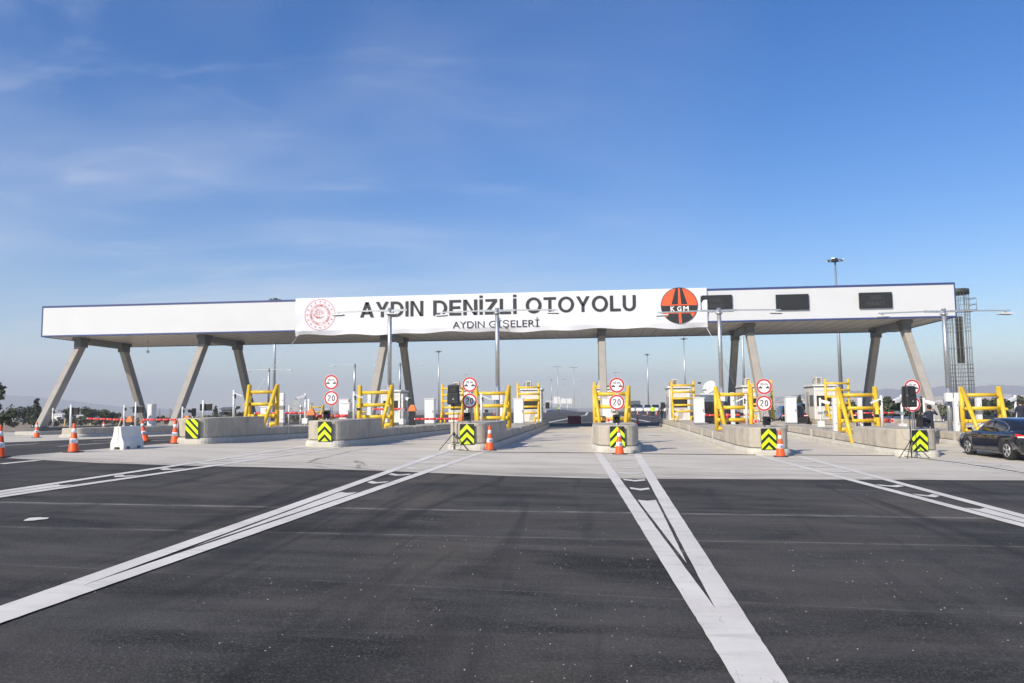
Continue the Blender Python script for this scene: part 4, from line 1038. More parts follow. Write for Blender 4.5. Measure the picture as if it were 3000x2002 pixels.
tlamp(1142, 903, 39.2, G(-10.5, 39) + .6, 'tee shaped lamp post whose arm ends before the red emblem', 3.0, .3)
tlamp(1456, 903, 38.3, G(-4.8, 38) + .6, 'tee shaped lamp post in front of the word DENİZLİ', boxes=1)
tlamp(2106, 903, 39.6, G(6.6, 39) + .6, 'tee shaped lamp post just right of the round orange emblem', boxes=1)
tlamp(2764, 905, 39.3, G(18.2, 39) + .6, 'tee shaped lamp post at the right canopy end', boxes=2)
for px, py, lab in ((788, 1080, 'distant tee shaped lamp post behind the leftmost yellow frame'), (1039, 1066, 'distant tee shaped lamp post right of the second round sign pair'), (1172, 1063, 'distant tee shaped lamp post behind the column pair under the banner')):
    tlamp(px, py, 98, 0.0, lab, 3.1, 3.1, .14, group='distant tee shaped lamp posts')
def mast(px, pyt, H, label, heads=8, flat=0):
    Y = 100
    for _ in range(30): Y *= (H / max(.5, at(px, pyt, Y=Y).z)) ** .8
    p = at(px, pyt, Y=Y); t = thing('lighting_mast', (p.x, Y, 0), label, 'light mast', 'tall lighting masts')
    R = .30 if H > 15 else .14
    MB().tube([(0, 0, 0), (0, 0, H - .4)], R, 'galvanised', 14, R * .38).build('pole', t)
    MB().lathe([(.35, H - .55), (.5, H - .35), (.3, H)], 'dark_steel', 12).tube([(cos(a) * .95, sin(a) * .95, H - .35) for a in [2 * pi * k / 16 for k in range(17)]], .05, 'dark_steel', 6).build('ring', t)
    for k in range(heads):
        a = 2 * pi * k / heads + .3; c_, s_ = cos(a), sin(a)
        MB().bar((c_ * .8, s_ * .8, H - .30 + .04 * (k % 2)), (c_ * 1.25, s_ * 1.25, H - .36 + .08 * (k % 3)), .36, .08, 'galvanised').build('floodlight', t)
mast(807, 874, 21, 'tall lighting mast whose ring pokes above the canopy left of the banner')
mast(2446, 757, 22, 'tall lighting mast rising high above the right part of the canopy')
mast(1285, 1028, 20, 'distant lighting mast between two tee lamp posts under the banner')
mast(1896, 1037, 20, 'thin distant lighting mast right of the open centre lane', 4)
mast(2003, 990, 21, 'distant lighting mast seen just right of the centre lane under the canopy')
mast(2172, 906, 21, 'lighting mast standing behind the second dark column from the right')
mast(1615, 1112, 20, 'very thin far lighting mast near the distant sign gantry', 4)
for px, py, Yq in ((1363, 1098, 450), (1633, 1075, 300), (1681, 1077, 330), (1804, 1092, 420), (1652, 1112, 600), (1704, 1118, 700)):
    p = at(px, py, Y=Yq); t = thing('lamp_standard', (p.x, Yq, -5 if Yq > 400 else -1), 'tiny far street lamp in the haze beyond the canopy', 'lamp post', 'tiny far street lamps in the haze'); h = p.z - t.location.z
    MB().tube([(0, 0, 0), (0, 0, h)], .09, 'galvanised', 6).build('pole', t)
    MB().bar((-1.6, 0, h), (1.6, 0, h), .25, .18, 'grey_steel').build('lamp_head', t)

# rebar tower by the right end --------------------------------------------
p = at(2812, 1000, Y=73); TX, TZ = p.x, at(2812, 849, Y=73).z
t = thing('lattice_tower', (TX, 73, 0), 'round steel cage tower of vertical bars behind the right canopy end', 'tower')
mb = MB(); NB = 22
for k in range(NB):
    a = 2 * pi * k / NB; x, y = .92 * cos(a), .92 * sin(a); mb.tube([(x, y, 0), (x, y, TZ)], .022, 'rebar', 6)
for k in range(12):
    a = 2 * pi * (k + .5) / 12; mb.tube([(.72 * cos(a), .72 * sin(a), 0), (.72 * cos(a), .72 * sin(a), TZ)], .024, 'rebar', 6)
tag(mb.build('vertical_bars', t), kind='stuff')
mb = MB(); z = .3
while z < TZ:
    mb.tube([(.95 * cos(2 * pi * k / 20), .95 * sin(2 * pi * k / 20), z) for k in range(21)], .016, 'rebar', 5)
    z += .36 if (2.5 < z < 4.8 or 7.2 < z < 9.2) else 1.5
tag(mb.build('hoops', t), kind='stuff')
MB().loft([[(.86 * cos(a), .86 * sin(a), z) for a in [pi * 1.25 + .75 * k / 10 for k in range(11)] + [pi * 1.25 + .75 * k / 10 for k in range(10, -1, -1)]] for z in (5.2, 9.4)], 'cage_dark').build('mesh_panel', t)
MB().lathe([(.96, TZ - .45), (.98, TZ - .45), (.98, TZ), (.96, TZ)], 'cage_dark', 26).build('top_collar', t)
MB().box(-.3, 1.35, -.7, .7, 9.9, 10.02, 'grey_steel').build('platform', t)
for x, y in ((1.3, -.65), (1.3, .65), (.6, -.65), (-.2, -.65)): MB().tube([(x, y, 10), (x, y, 11.1)], .025, 'rebar', 6).build('rail_post', t)
for z in (10.5, 11.05): MB().tube([(-.2, -.65, z), (1.3, -.65, z), (1.3, .65, z)], .025, 'rebar', 6).build('guard_rail', t)

# ================================================================ LOOSE THINGS ON THE ROAD
def cone_proto(loc, label, logo=True):
    t = thing('traffic_cone', loc, label, 'traffic cone', 'orange and white traffic cones')
    MB().loft([[(a * .24, b * .24, z) for a, b in ((-1, -.8), (-.8, -1), (.8, -1), (1, -.8), (1, .8), (.8, 1), (-.8, 1), (-1, .8))] for z in (.0, .035)], 'rubber').build('base', t)
    R = lambda z: .165 - (z - .035) * (.165 - .035) / .915
    b = MB().lathe([(R(.035) + .015, .035), (R(.05), .05), (R(.93), .93), (R(.95) * .8, .95)], 'cone_orange', 24).build('cone_body', t)
    for z0, z1 in ((.30, .46), (.64, .78)): MB().lathe([(R(z0) + .003, z0), (R(z1) + .003, z1)], 'cone_white', 24).build('reflective_band', b)
    if logo:
        mb = MB(); z0 = .38
        for k in range(14):
            a0, a1 = -pi / 2 + .25 + .55 * cos(2 * pi * k / 14), -pi / 2 + .25 + .55 * cos(2 * pi * (k + 1) / 14)
            zz0, zz1 = z0 + .045 * sin(2 * pi * k / 14), z0 + .045 * sin(2 * pi * (k + 1) / 14)
            mb.tube([((R(zz0) + .006) * cos(a0), (R(zz0) + .006) * sin(a0), zz0), ((R(zz1) + .006) * cos(a1), (R(zz1) + .006) * sin(a1), zz1)], .006, 'cone_blue', 5)
        for k in range(3): a0 = -pi / 2 + .1 + .13 * k; mb.box((R(z0)) * cos(a0) - .012, (R(z0)) * cos(a0) + .012, (R(z0) + .007) * sin(a0), (R(z0)) * sin(a0) + .01, z0 - .02, z0 + .02, 'cone_blue')
        mb.build('blue_mark', b)
    return t
CP = gp(215, 1326); cone = cone_proto(CP, 'big orange and white cone standing left of the white plastic barrier')
rnd = random.Random(2)
for px, py, lab in ((107, 1283, 'orange and white cone in front of the leftmost column foot'), (303, 1277, 'orange and white cone in the gap between big left cone and barrier'),
                    (512, 1300, 'orange and white cone beside the diagonal striped board'), (522, 1272, 'orange and white cone half hidden behind the cone by the striped board'),
                    (-2, 1342, 'orange and white cone cut off by the left picture edge'), (1435, 1320, 'orange and white cone right of the left loudspeaker island nose'),
                    (1815, 1332, 'orange and white cone before the chevron board of the middle island'), (2287, 1339, 'orange and white cone right of the chevron board beside the broadcast van lane'),
                    (1868, 1245, 'dark shaded cone on the road beyond the middle island')):
    dup(cone, gp(px, py), lab, rnd.uniform(-.4, .4))
c = dup(cone, gp(425, 1297), 'tilted orange and white cone leaning beside the white plastic barrier', .2); c.rotation_euler = (0.05, -.16, .3); c.location.z += .04
for px in (1448, 1468, 1846, 1868, 1897, 1923): dup(cone, gp(px, 1216), 'tiny far red cone on the road beyond the toll islands', 0, 'tiny far cones beyond the toll islands')
# white plastic barrier
p0 = gp(342, 1318); t = thing('plastic_barrier', p0, 'white plastic water filled barrier standing between the left cones', 'barrier')
def prof(s): return [(-.25 * s, .0), (-.25 * s, .12), (-.245 * s, .26), (-.17 * s, .44), (-.12 * s, .80), (.12 * s, .80), (.17 * s, .44), (.245 * s, .26), (.25 * s, .12), (.25 * s, .0), (.12, .0), (.09, .09), (-.09, .09), (-.12, .0)]
rings = []
for y, s in ((0, 1), (.06, 1), (.12, .94), (1.08, .94), (1.14, 1), (1.2, 1)): rings.append([(x, y, z) for x, z in prof(s)][::-1])
MB().loft(rings, 'barrier_white').build('shell', t, bevel=.008)
MB().box(-.035, .035, -.012, .0, .2, .78, 'barrier_white').build('joint_groove', t)
for y in (.35, .85): MB().lathe([(.05, .8), (.05, .82), (.03, .83)], 'barrier_white', 12, (0, y, 0)).build('filler_cap', t)
for s in (.28, .92): MB().box(.225, .252, s - .09, s + .09, .02, .10, 'kerb_dark').build('lift_slot', t)
p0 = gp(1683, 1242); t = thing('plastic_barrier', p0, 'red plastic barrier, shade painted in as dark maroon, across the road beyond the centre lane', 'barrier')
MB().loft([[(x, y, z) for y, z in ((-.22, 0), (-.22, .15), (-.09, .45), (-.08, .78), (.08, .78), (.09, .45), (.22, .15), (.22, 0))] for x in (-.66, -.6, -.05, 0, .05, .6, .66)], 'shaded_red_plastic').build('shell', t, bevel=.01)
for x in (-.4, -.15, .15, .4): MB().loft([[(x + q, y - .004, z) for q, z, y in ((-.05, .2, -.205), (.05, .2, -.205), (.05, .62, -.09), (-.05, .62, -.09))], [(x + q, y - .02, z) for q, z, y in ((-.04, .24, -.205), (.04, .24, -.205), (.04, .58, -.09), (-.04, .58, -.09))]], 'shaded_red_plastic').build('rib', t)

# loudspeakers on tripods --------------------------------------------------
def speaker_set(px, py, top_y, rot, lab, lab2, legs):
    p = gp(px, py)
    if px > 2000: p = at(px, 1190, Y=29.5); p.z = G(p.x, p.y)
    zt = at(px, top_y, Y=p.y).z - p.z
    t = thing('speaker_stand', p, lab, 'speaker stand', 'black tripod speaker stands')
    MB().tube([(0, 0, .02), (0, 0, 1.15)], .02, 'black_plastic', 12).tube([(0, 0, 1.1), (0, 0, zt + .1)], .015, 'black_plastic', 12).build('pole', t)
    MB().tube([(0, 0, .56), (0, 0, .68)], .04, 'black_plastic', 12).build('collar', t)
    MB().tube([(.02, -.03, .62), (.07, -.06, .62)], .018, 'black_plastic', 8).build('knob', t)
    for a in legs:
        e = Vector((cos(a) * .56, sin(a) * .56, .012)); h = Vector((cos(a) * .03, sin(a) * .03, .62)); m_ = h.lerp(e, .55)
        l = MB().tube([h, e], .014, 'black_plastic', 8).build('leg', t); MB().tube([e - Vector((0, 0, .01)), e + Vector((0, 0, .02))], .022, 'rubber', 8).build('rubber_foot', l)
        MB().tube([(0, 0, .20), m_], .009, 'black_plastic', 6).build('brace', t)
    s = thing('loudspeaker', p + Vector((0, 0, zt)), lab2, 'loudspeaker', 'black loudspeakers on tripods', rot)
    prof_ = [(-.20, -.18), (.20, -.18), (.235, -.12), (.235, .02), (.13, .20), (-.13, .20), (-.235, .02), (-.235, -.12)]
    MB().loft([[(x * q, y * q, z) for x, y in prof_] for z, q in ((0, .93), (.03, 1), (.40, 1.0), (.43, .96), (.46, .95), (.70, .93), (.76, .80))], 'black_plastic').build('cabinet', s, bevel=.01)
    MB().box(-.17, .17, -.192, -.178, .05, .38, 'dark_steel').build('grille', s, bevel=.012)
    MB().poly([(-.13, .46), (.13, .46), (.16, .68), (-.16, .68)], -.176, 'black_screen', .008).poly([(-.08, .50), (.08, .50), (.10, .64), (-.10, .64)], -.182, 'dark_steel', .006).build('horn', s)
    MB().box(-.025, .025, -.197, -.191, .20, .225, 'sign_white').build('badge', s)
    MB().tube([(-.06, .05, .76), (-.05, .05, .79), (.05, .05, .79), (.06, .05, .76)], .012, 'black_plastic', 8).build('handle', s)
    return p
S1 = speaker_set(1330, 1319, 1186, .05, 'black tripod stand left of the third island nose', 'black loudspeaker covering part of the left yellow frames', (-2.9, -.25, 1.4))
S2 = speaker_set(2663, 1334, 1193, .45, 'black tripod stand before the rightmost chevron board', 'black loudspeaker covering the rightmost round signs', (-2.75, -2.2, -.35))
rope('cable', [gp(x, y) + Vector((0, 0, .02)) for x, y in ((1340, 1320), (1400, 1325), (1470, 1327), (1600, 1327.5), (1750, 1329), (1900, 1331.5), (2050, 1333), (2180, 1334), (2330, 1335), (2480, 1336), (2630, 1337), (2680, 1342), (2783, 1355), (2910, 1373), (3010, 1390), (3200, 1430))],
     'thin black cable lying on the concrete from the left loudspeaker to the right edge', .011, 'cable')
rope('cable', [S2 + Vector(q) for q in ((-.02, 0, 1.5), (-.14, -.05, 1.45), (-.3, -.05, 1.2), (-.33, -.08, .9), (-.22, -.05, .68), (-.03, 0, .62))], 'thin pale cable hanging in a loop from the right loudspeaker', .007, 'wood')
rope('cable', [S1 + Vector(q) for q in ((.02, 0, 1.5), (.20, -.02, 1.42), (.16, -.02, 1.0), (.13, -.05, .5), (.18, -.1, .2), (.05, -.2, .03), (.4, -.1, .02))], 'thin black cable hanging from the left loudspeaker to the ground', .007, 'cable')

# ================================================================ VEHICLES
def wheel(t, x, y, r=.335, w=.22, s=1):
    tm = MB().lathe([(r * .60, -w / 2), (r * .92, -w / 2), (r, -w * .35), (r, w * .35), (r * .92, w / 2), (r * .60, w / 2)], 'rubber', 32, (x, y, r), ax='x').build('tyre', None)
    wh = MB().lathe([(r * .62, -w * .38), (r * .62, w * .38)], 'dark_steel', 28, (x, y, r), ax='x').build('wheel', t)
    tm.parent = wh
    mb = MB(); fx = x + s * w * .45
    mb.lathe([(r * .60, min(0, s * .02)), (r * .66, min(0, s * .02)), (r * .66, max(0, s * .02)), (r * .60, max(0, s * .02))], 'alloy', 28, (fx, y, r), ax='x', caps=False)
    mb.lathe([(r * .16, -.012), (r * .16, .012)], 'alloy', 16, (fx, y, r), ax='x')
    for k in range(5):
        a = 2 * pi * k / 5 + .3
        for d in (-.13, .13):
            mb.bar((fx, y + cos(a) * r * .12, r + sin(a) * r * .12), (fx, y + cos(a + d) * r * .62, r + sin(a + d) * r * .62), .045, .03, 'alloy', up=(1, 0, 0))
    mb.build('rim', wh)
def saloon(loc, label, paint='car_black', rot=0, hs=1.0, group=None, detail=True, lights=True, name='saloon_car', cat='car', boxy=0):
    t = thing(name, loc, label, cat, group, rot)
    def ringx(y, w, zt, zb, crown):
        return [(-w * .86, y, zb), (-w * .97, y, zb + .10), (-w, y, .48 * hs), (-w * .985, y, zt * .86), (-w * .90, y, zt), (-w * .5, y, zt + crown), (w * .5, y, zt + crown), (w * .90, y, zt), (w * .985, y, zt * .86), (w, y, .48 * hs), (w * .97, y, zb + .10), (w * .86, y, zb)]
    st = [(-2.43, .76, .86, .36, .0), (-2.40, .82, .98, .28, .02), (-2.2, .89, 1.03, .24, .03), (-1.7, .925, 1.02, .20, .03), (-.8, .935, .98, .18, .02), (.2, .935, .965, .18, .02), (.95, .93, .955, .18, .03), (1.5, .92, .90, .19, .06), (2.0, .89, .80, .20, .07), (2.28, .82, .70, .23, .05), (2.40, .72, .60, .28, .02), (2.43, .64, .52, .32, 0)]
    body = MB().loft([ringx(y, w, zt * hs, zb, c * hs) for y, w, zt, zb, c in st], paint, True, True, True).build('body', t)
    # wheel arch openings cut out of the body
    cut = []
    for y in (-1.37, 1.36):
        c_ = MB().lathe([(.375, -1.1), (.375, 1.1)], 'rubber', 28, (0, y, .33), ax='x').build('cut', t); cut.append(c_)
        b = body.modifiers.new('c', 'BOOLEAN'); b.operation = 'DIFFERENCE'; b.object = c_; b.solver = 'EXACT'
    dg = bpy.context.evaluated_depsgraph_get(); dg.update(); me = bpy.data.meshes.new_from_object(body.evaluated_get(dg))
    body.modifiers.clear(); body.data = me
    for c_ in cut: bpy.data.objects.remove(c_)
    MB().box(-.70, .70, -1.9, 1.9, .16, .55, 'rubber').build('underbody', t)
    if boxy: lv = [(.93, -2.25, 1.15, .86), (1.2, -2.2, .85, .82), (1.45, -2.12, .55, .76), (1.56, -2.0, .35, .66), (1.575, -1.7, .1, .4)]
    else: lv = [(.93, -2.02, 1.22, .83), (1.10, -1.78, .88, .79), (1.28, -1.48, .52, .735), (1.40, -1.12, .22, .67), (1.45, -.85, -.05, .58), (1.465, -.6, -.3, .4)]
    rings = []
    for z, ya, yb, hw in lv:
        R = [];
        for k in range(36):
            a = 2 * pi * k / 36; ca, sa = cos(a), sin(a); e = .38
            R.append((hw * math.copysign(abs(ca) ** e, ca), (ya + yb) / 2 + (yb - ya) / 2 * math.copysign(abs(sa) ** e, sa), z * hs))
        rings.append(R)
    def mf(i, j):
        a = 2 * pi * (j + .5) / 36; ca = cos(a); e = .38; y = rings[i][j][1]
        if i >= 3: return paint
        if abs(ca) ** e > .985 or abs(rings[i][j][0]) > rings[i][0][0] * .93:
            if y < (-1.9 if boxy else -1.45) + .1 * i: return paint
        return 'car_glass'
    MB().loft(rings, paint, False, True, True, mf).build('cabin', t)
    for s, x in ((-1, -.80), (1, .80)):
        for y in (-1.37, 1.36): wheel(t, s * .80, y, .335, .22, s)
    if lights:
        for s in (-1, 1):
            l = MB().loft([[(s * .58, -2.455, z0), (s * .80, -2.42, z0), (s * .905, -2.22, z0 + .02), (s * .925, -1.98, z0 + .04), (s * .88, -1.98, z0 + .04), (s * .74, -2.3, z0), (s * .56, -2.36, z0)] for z0 in (.80 * hs, .89 * hs)], 'tail_red').build('tail_lamp', t)
            MB().loft([[(s * .60, -2.466, z0), (s * .80, -2.438, z0), (s * .915, -2.24, z0), (s * .925, -2.12, z0), (s * .90, -2.12, z0), (s * .6, -2.42, z0)] for z0 in (.81 * hs, .85 * hs)], 'tail_glow').build('bulb_strip', l)
    if detail:
        for s in (-1, 1):
            def hw_at(z):
                return lerp_tab(z, [q[0] for q in lv], [q[3] for q in lv])
            P = [(1.15, .955), (.9, 1.07), (.62, 1.20), (.35, 1.30), (.0, 1.365), (-.5, 1.375), (-.95, 1.33), (-1.25, 1.24), (-1.42, 1.13), (-1.30, 1.0), (-1.0, .97), (-.3, .96), (.5, .955), (1.15, .955)]
            MB().tube([(s * (hw_at(z) + .006), y, z * hs) for y, z in P], .011, 'car_trim', 6).build('window_trim', t)
            MB().bar((s * (hw_at(1.1) - .005), -.32, .96), (s * (hw_at(1.3) + .0), -.38, 1.36), .05, .03, paint).build('door_pillar', t)
            m = MB().loft([[(s * (.92 + dx), .88 + dy, .98 + dz) for dx, dy, dz in ((0, 0, 0), (.18, -.02, .01), (.20, -.03, .10), (.02, 0, .12))], [(s * (.92 + dx), .98 + dy, .99 + dz) for dx, dy, dz in ((.02, 0, .02), (.15, .0, .03), (.16, 0, .08), (.03, 0, .09))]], paint).build('wing_mirror', t, bevel=.01)
            for y in (-.95, .15): MB().bar((s * .94, y, .80), (s * .94, y + .2, .80), .02, .03, 'car_trim').build('door_handle', t)
            for y in (-1.02, -.05, .92):
                MB().bar((s * .936, y, .30), (s * .93, y + .02, .90), .006, .008, 'rubber').build('door_gap', t)
            MB().box(min(s * .90, s * .945), max(s * .90, s * .945), -.95, .95, .215, .245, 'car_trim').build('sill_trim', t)
        MB().box(-.62, .62, -2.46, -2.42, .40, .43, 'tail_red').build('rear_reflector', t)
        MB().box(-.26, .26, -2.455, -2.43, .56, .68, 'sign_white').build('number_plate', t)
    return t
fw, rw = gp(2836, 1333), gp(2947, 1348.5)
cx_ = (fw.x + rw.x) / 2 + .92; cy_ = (fw.y + rw.y) / 2
big = saloon((cx_, cy_, (fw.z + rw.z) / 2), 'glossy black saloon car cut off by the right picture edge', rot=math.atan2(-(fw.x - rw.x), fw.y - rw.y))
saloon((X_(2307, 62.3), 62.3, 0), 'dark car with lit brake lamps seen from behind beside the tall white cabinet', hs=1.04, detail=False, boxy=1)
saloon((X_(2500, 64.5), 64.5, 0), 'dark car behind the second yellow frame from the right', hs=1.0, detail=False)
saloon((X_(2352, 77), 77.0, 0), 'white car beyond the lane of the dark car with brake lamps', 'car_white', hs=1.12, detail=False, lights=False, boxy=1)
proto = None
for q, (px, sc_) in enumerate(((1850, 0), (1874, 0), (1898, 0), (1922, 0), (1946, 0), (1970, 0))):
    p = gp(px, 1213); Yq = 205 - 2.0 * q; Xq = at(px, 1213, Y=Yq).x
    if proto is None: proto = saloon((Xq, Yq, 0), 'tiny far white car in the parked row beyond the lanes', 'car_white', hs=1.25, detail=False, lights=False, group='far white cars parked in a row', boxy=1, rot=pi)
    else: dup(proto, (Xq, Yq, 0), None, pi - .06 * q)
p = at(1880, 1195, Y=190); t = thing('dark_truck', (p.x, 215, 0), 'tiny far dark lorry behind the row of white cars', 'lorry')
MB().box(-1.2, 1.2, 0, 5, 1.0, 3.1, 'shed_grey').build('load_box', t, bevel=.05); MB().box(-1.1, 1.1, -1.9, 0, .6, 2.4, 'shed_grey').build('cab', t, bevel=.1); MB().box(-.95, .95, -1.93, -1.88, 1.5, 2.2, 'window_dark').build('windscreen', t)
for s in (-1, 1):
    for y in (-1.2, 3.8): MB().lathe([(.45, -.12), (.45, .12)], 'rubber', 16, (s * 1.0, y, .45), ax='x').build('wheel', t)
# broadcast van ---------------------------------------------------------
VX, VY = X_(2093, 59.4), 59.4
t = thing('broadcast_van', (VX, VY, 0), 'black broadcast van with grey blue lettered top and white dish', 'van')
vp = [(-1.02, .35), (-1.04, .9), (-1.03, 1.75), (-.98, 2.5), (.98, 2.5), (1.03, 1.75), (1.04, .9), (1.02, .35)]
MB().loft([[(x * q, y, z) for x, z in vp] for y, q in ((0, .97), (.12, 1), (5.6, 1), (5.8, .96))][::-1], 'car_black').build('body', t, bevel=.02)
MB().box(-.97, .97, -.02, .1, 1.98, 2.50, 'van_blue').build('top_panel', t, bevel=.02)
MB().box(-1.0, 1.0, -.03, 5.7, 2.50, 2.60, 'white_metal').build('roof', t, bevel=.03)
MB().box(-.93, .93, -.025, .05, 1.18, 1.94, 'window_dark').build('window', t, bevel=.03)
MB().box(-1.0, 1.0, -.12, .1, .30, .52, 'dark_steel').build('bumper', t, bevel=.03)
MB().tube([(-.85, -.03, 1.15), (-.5, -.03, .98), (.5, -.03, .98), (.85, -.03, 1.15)], .012, 'car_trim', 6).build('door_line', t)
mb = MB(); put_text(mb, 'NAKLEN', 0, 2.34, -.026, 'screen_text', .85, .13, .02); put_text(mb, 'YAYIN ARACI', 0, 2.14, -.026, 'screen_text', 1.3, .13, .02); mb.build('lettering', t)
for s in (-1, 1):
    for y in (.9, 4.8): MB().lathe([(.36, -.12), (.36, .12)], 'rubber', 20, (s * .9, y, .36), ax='x').build('wheel', t)
    MB().box(s * .9 - .07, s * .9 + .07, -.03, .02, .75, 1.1, 'tail_red').build('tail_lamp', t)
p = at(2079, 1136, Y=60.8); d = thing('satellite_dish', (p.x, 60.8, 2.6), 'white satellite dish tilted on the roof of the broadcast van', 'dish')
mb = MB(); mb.lathe([(.001, .0), (.2, .02), (.42, .09), (.56, .17), (.56, .185), (.42, .11), (.2, .04), (.001, .02)], 'white_metal', 32)
mb.xf(Matrix.Translation((0, 0, p.z - 2.6)) @ Vector((-.62, -.62, .48)).to_track_quat('Z', 'Y').to_matrix().to_4x4() @ Matrix.Translation((0, 0, -.08))); mb.build('reflector', d)
MB().tube([(0, .1, 0), (0, .05, p.z - 2.6)], .06, 'grey_steel', 10).build('mount', d)
MB().tube([(-.1, -.1, .2), (-.55, -.4, .55), (-.8, -.5, .82)], .03, 'white_metal', 8).box(-.95, -.72, -.56, -.44, .76, .90, 'dark_steel').build('feed_arm', d)

# ================================================================ PEOPLE
def person(loc, rot, label, top, legs, pose='stand', H=1.76, vest=None, cap=None, hairc='hair'):
    """one skinned body; joints in metres for a 1.76 m figure, facing -Y before rotation"""
    t = thing('person', loc, label, 'person', None, rot)
    J = {'pel': (0, 0, .95, .13), 'wst': (0, 0, 1.08, .125), 'chs': (0, .01, 1.30, .15), 'nkb': (0, .01, 1.46, .075), 'nk': (0, 0, 1.53, .058), 'hd': (0, -.015, 1.64, .098), 'tp': (0, -.005, 1.71, .075)}
    E_ = [('pel', 'wst'), ('wst', 'chs'), ('chs', 'nkb'), ('nkb', 'nk'), ('nk', 'hd'), ('hd', 'tp')]
    walk = .16 if pose == 'walk' else .03
    for s, n in ((-1, 'l'), (1, 'r')):
        dy = walk * s
        J.update({'hp' + n: (s * .095, 0, .88, .095), 'kn' + n: (s * .11, -.02 + dy * .55, .49, .062), 'an' + n: (s * .12, .02 + dy, .09, .043), 'to' + n: (s * .135, -.14 + dy, .035, .034),
                  'sh' + n: (s * .19, .01, 1.42, .062)})
        E_ += [('pel', 'hp' + n), ('hp' + n, 'kn' + n), ('kn' + n, 'an' + n), ('an' + n, 'to' + n), ('chs', 'sh' + n)]
        if pose == 'phone' and n == 'l': el, wr, ha = (s * .36, -.06, 1.28), (s * .24, -.10, 1.50), (s * .15, -.08, 1.58)
        elif pose == 'camera': el, wr, ha = (s * .30, -.12, 1.22), (s * .16, -.34, 1.42), (s * .10, -.38, 1.50)
        elif pose == 'behind': el, wr, ha = (s * .27, .06, 1.15), (s * .12, .17, 1.0), (s * .04, .18, .97)
        else: el, wr, ha = (s * .25, .03, 1.15), (s * .25, -.06, .91), (s * .25, -.09, .82)
        J.update({'el' + n: (*el, .045), 'wr' + n: (*wr, .030), 'ha' + n: (*ha, .036)})
        E_ += [('sh' + n, 'el' + n), ('el' + n, 'wr' + n), ('wr' + n, 'ha' + n)]
    names = list(J); me = bpy.data.meshes.new('b'); me.from_pydata([J[k][:3] for k in names], [(names.index(a), names.index(b)) for a, b in E_], [])
    o = bpy.data.objects.new('b', me); COL.objects.link(o)
    o.modifiers.new('s', 'SKIN')
    lay = me.skin_vertices[0] if len(me.skin_vertices) else None
    if lay is None:
        bpy.context.view_layer.objects.active = o; lay = o.data.skin_vertices[0]
    for i, k in enumerate(names): lay.data[i].radius = (J[k][3] * (1.25 if k in ('chs', 'wst', 'pel') else 1), J[k][3] * (.82 if k in ('chs', 'wst', 'pel') else 1)); lay.data[i].use_root = (k == 'pel')
    ss = o.modifiers.new('ss', 'SUBSURF'); ss.levels = ss.render_levels = 2
    dg = bpy.context.evaluated_depsgraph_get(); dg.update(); m2 = bpy.data.meshes.new_from_object(o.evaluated_get(dg)); bpy.data.objects.remove(o)
    mb = MB(); F = []
    vs = [tuple(v.co) for v in m2.vertices]
    hands = [J['hal'][:3], J['har'][:3]]
    for p in m2.polygons:
        c_ = p.center
        if c_.z > 1.50 and abs(c_.x) < .13: mm = 'skin'
        elif min((Vector(h) - c_).length for h in hands) < .075: mm = 'skin'
        elif c_.z < .085: mm = 'black_cloth'
        elif c_.z < .96 and abs(c_.x) < .21: mm = legs
        else: mm = top
        F.append((list(p.vertices), mm))
    mb.v = vs
    for f, mm in F: mb.f.append(f); mb.mi.append(mb._m(mm)); mb.sm.append(True)
    for s, n in ((-1, 'l'), (1, 'r')):                         # five fingers per hand, rooted in the palm
        h = Vector(J['ha' + n][:3]); w = Vector(J['wr' + n][:3]); d = (h - w).normalized(); a = d.cross(Vector((0, 1, .2))).normalized()
        for k, L in enumerate((.062, .07, .066, .052)):
            b0 = h + d * .02 + a * (k - 1.5) * .017; k1 = b0 + d * L * .6; k2 = k1 + (d + Vector((0, -.6, 0))).normalized() * L * .5
            mb.tube([b0, k1, k2], .009, 'skin', 6, .007)
        b0 = h + a * -.03; mb.tube([b0, b0 + (d * .5 - a).normalized() * .035, b0 + (d - a * .6).normalized() * .065], .0105, 'skin', 6, .008)
    # face: nose, ears, eyes
    mb.tube([(0, -.105, 1.655), (0, -.132, 1.625)], .012, 'skin', 6)
    for s in (-1, 1): mb.tube([(s * .088, 0, 1.66), (s * .098, .005, 1.62)], .016, 'skin', 6)
    b = mb.build('body', t)
    f = MB()
    for s in (-1, 1): f.lathe([(.001, .0), (.012, .004), (.001, .012)], 'hair', 8, (s * .035, -.112, 1.652), ax='y')
    f.box(-.025, .025, -.112, -.10, 1.588, 1.595, 'brown_cloth'); f.build('face_features', b)
    hr = MB(); rings = []
    for z, r, yo in ((1.58, .078, .035), (1.64, .108, .018), (1.69, .110, .008), (1.735, .092, 0), (1.765, .050, 0)):
        rings.append([(r * .92 * cos(a), yo + r * sin(a) * (1.0 if sin(a) > 0 else (.55 if z < 1.68 else .98)), z) for a in [2 * pi * k / 18 for k in range(18)]])
    hr.loft(rings, cap or hairc, True, True, True)
    if cap: hr.loft([[(x, y, 1.70 + q) for x, y in ((-.07, -.08), (-.06, -.17), (.06, -.17), (.07, -.08))] for q in (0, .012)], cap)
    hr.build('cap' if cap else 'hair', t)
    if vest:
        v = MB(); rings = []
        for z, wx, wy in ((.93, .19, .135), (1.08, .185, .13), (1.28, .215, .155), (1.40, .215, .14), (1.47, .13, .10)):
            rings.append([(wx * cos(a), wy * sin(a) + .005, z) for a in [2 * pi * k / 20 for k in range(20)]])
        v.loft(rings, vest, False, False, True)
        v.build('safety_vest', t)
    t.scale = (H / 1.76,) * 3
    return t
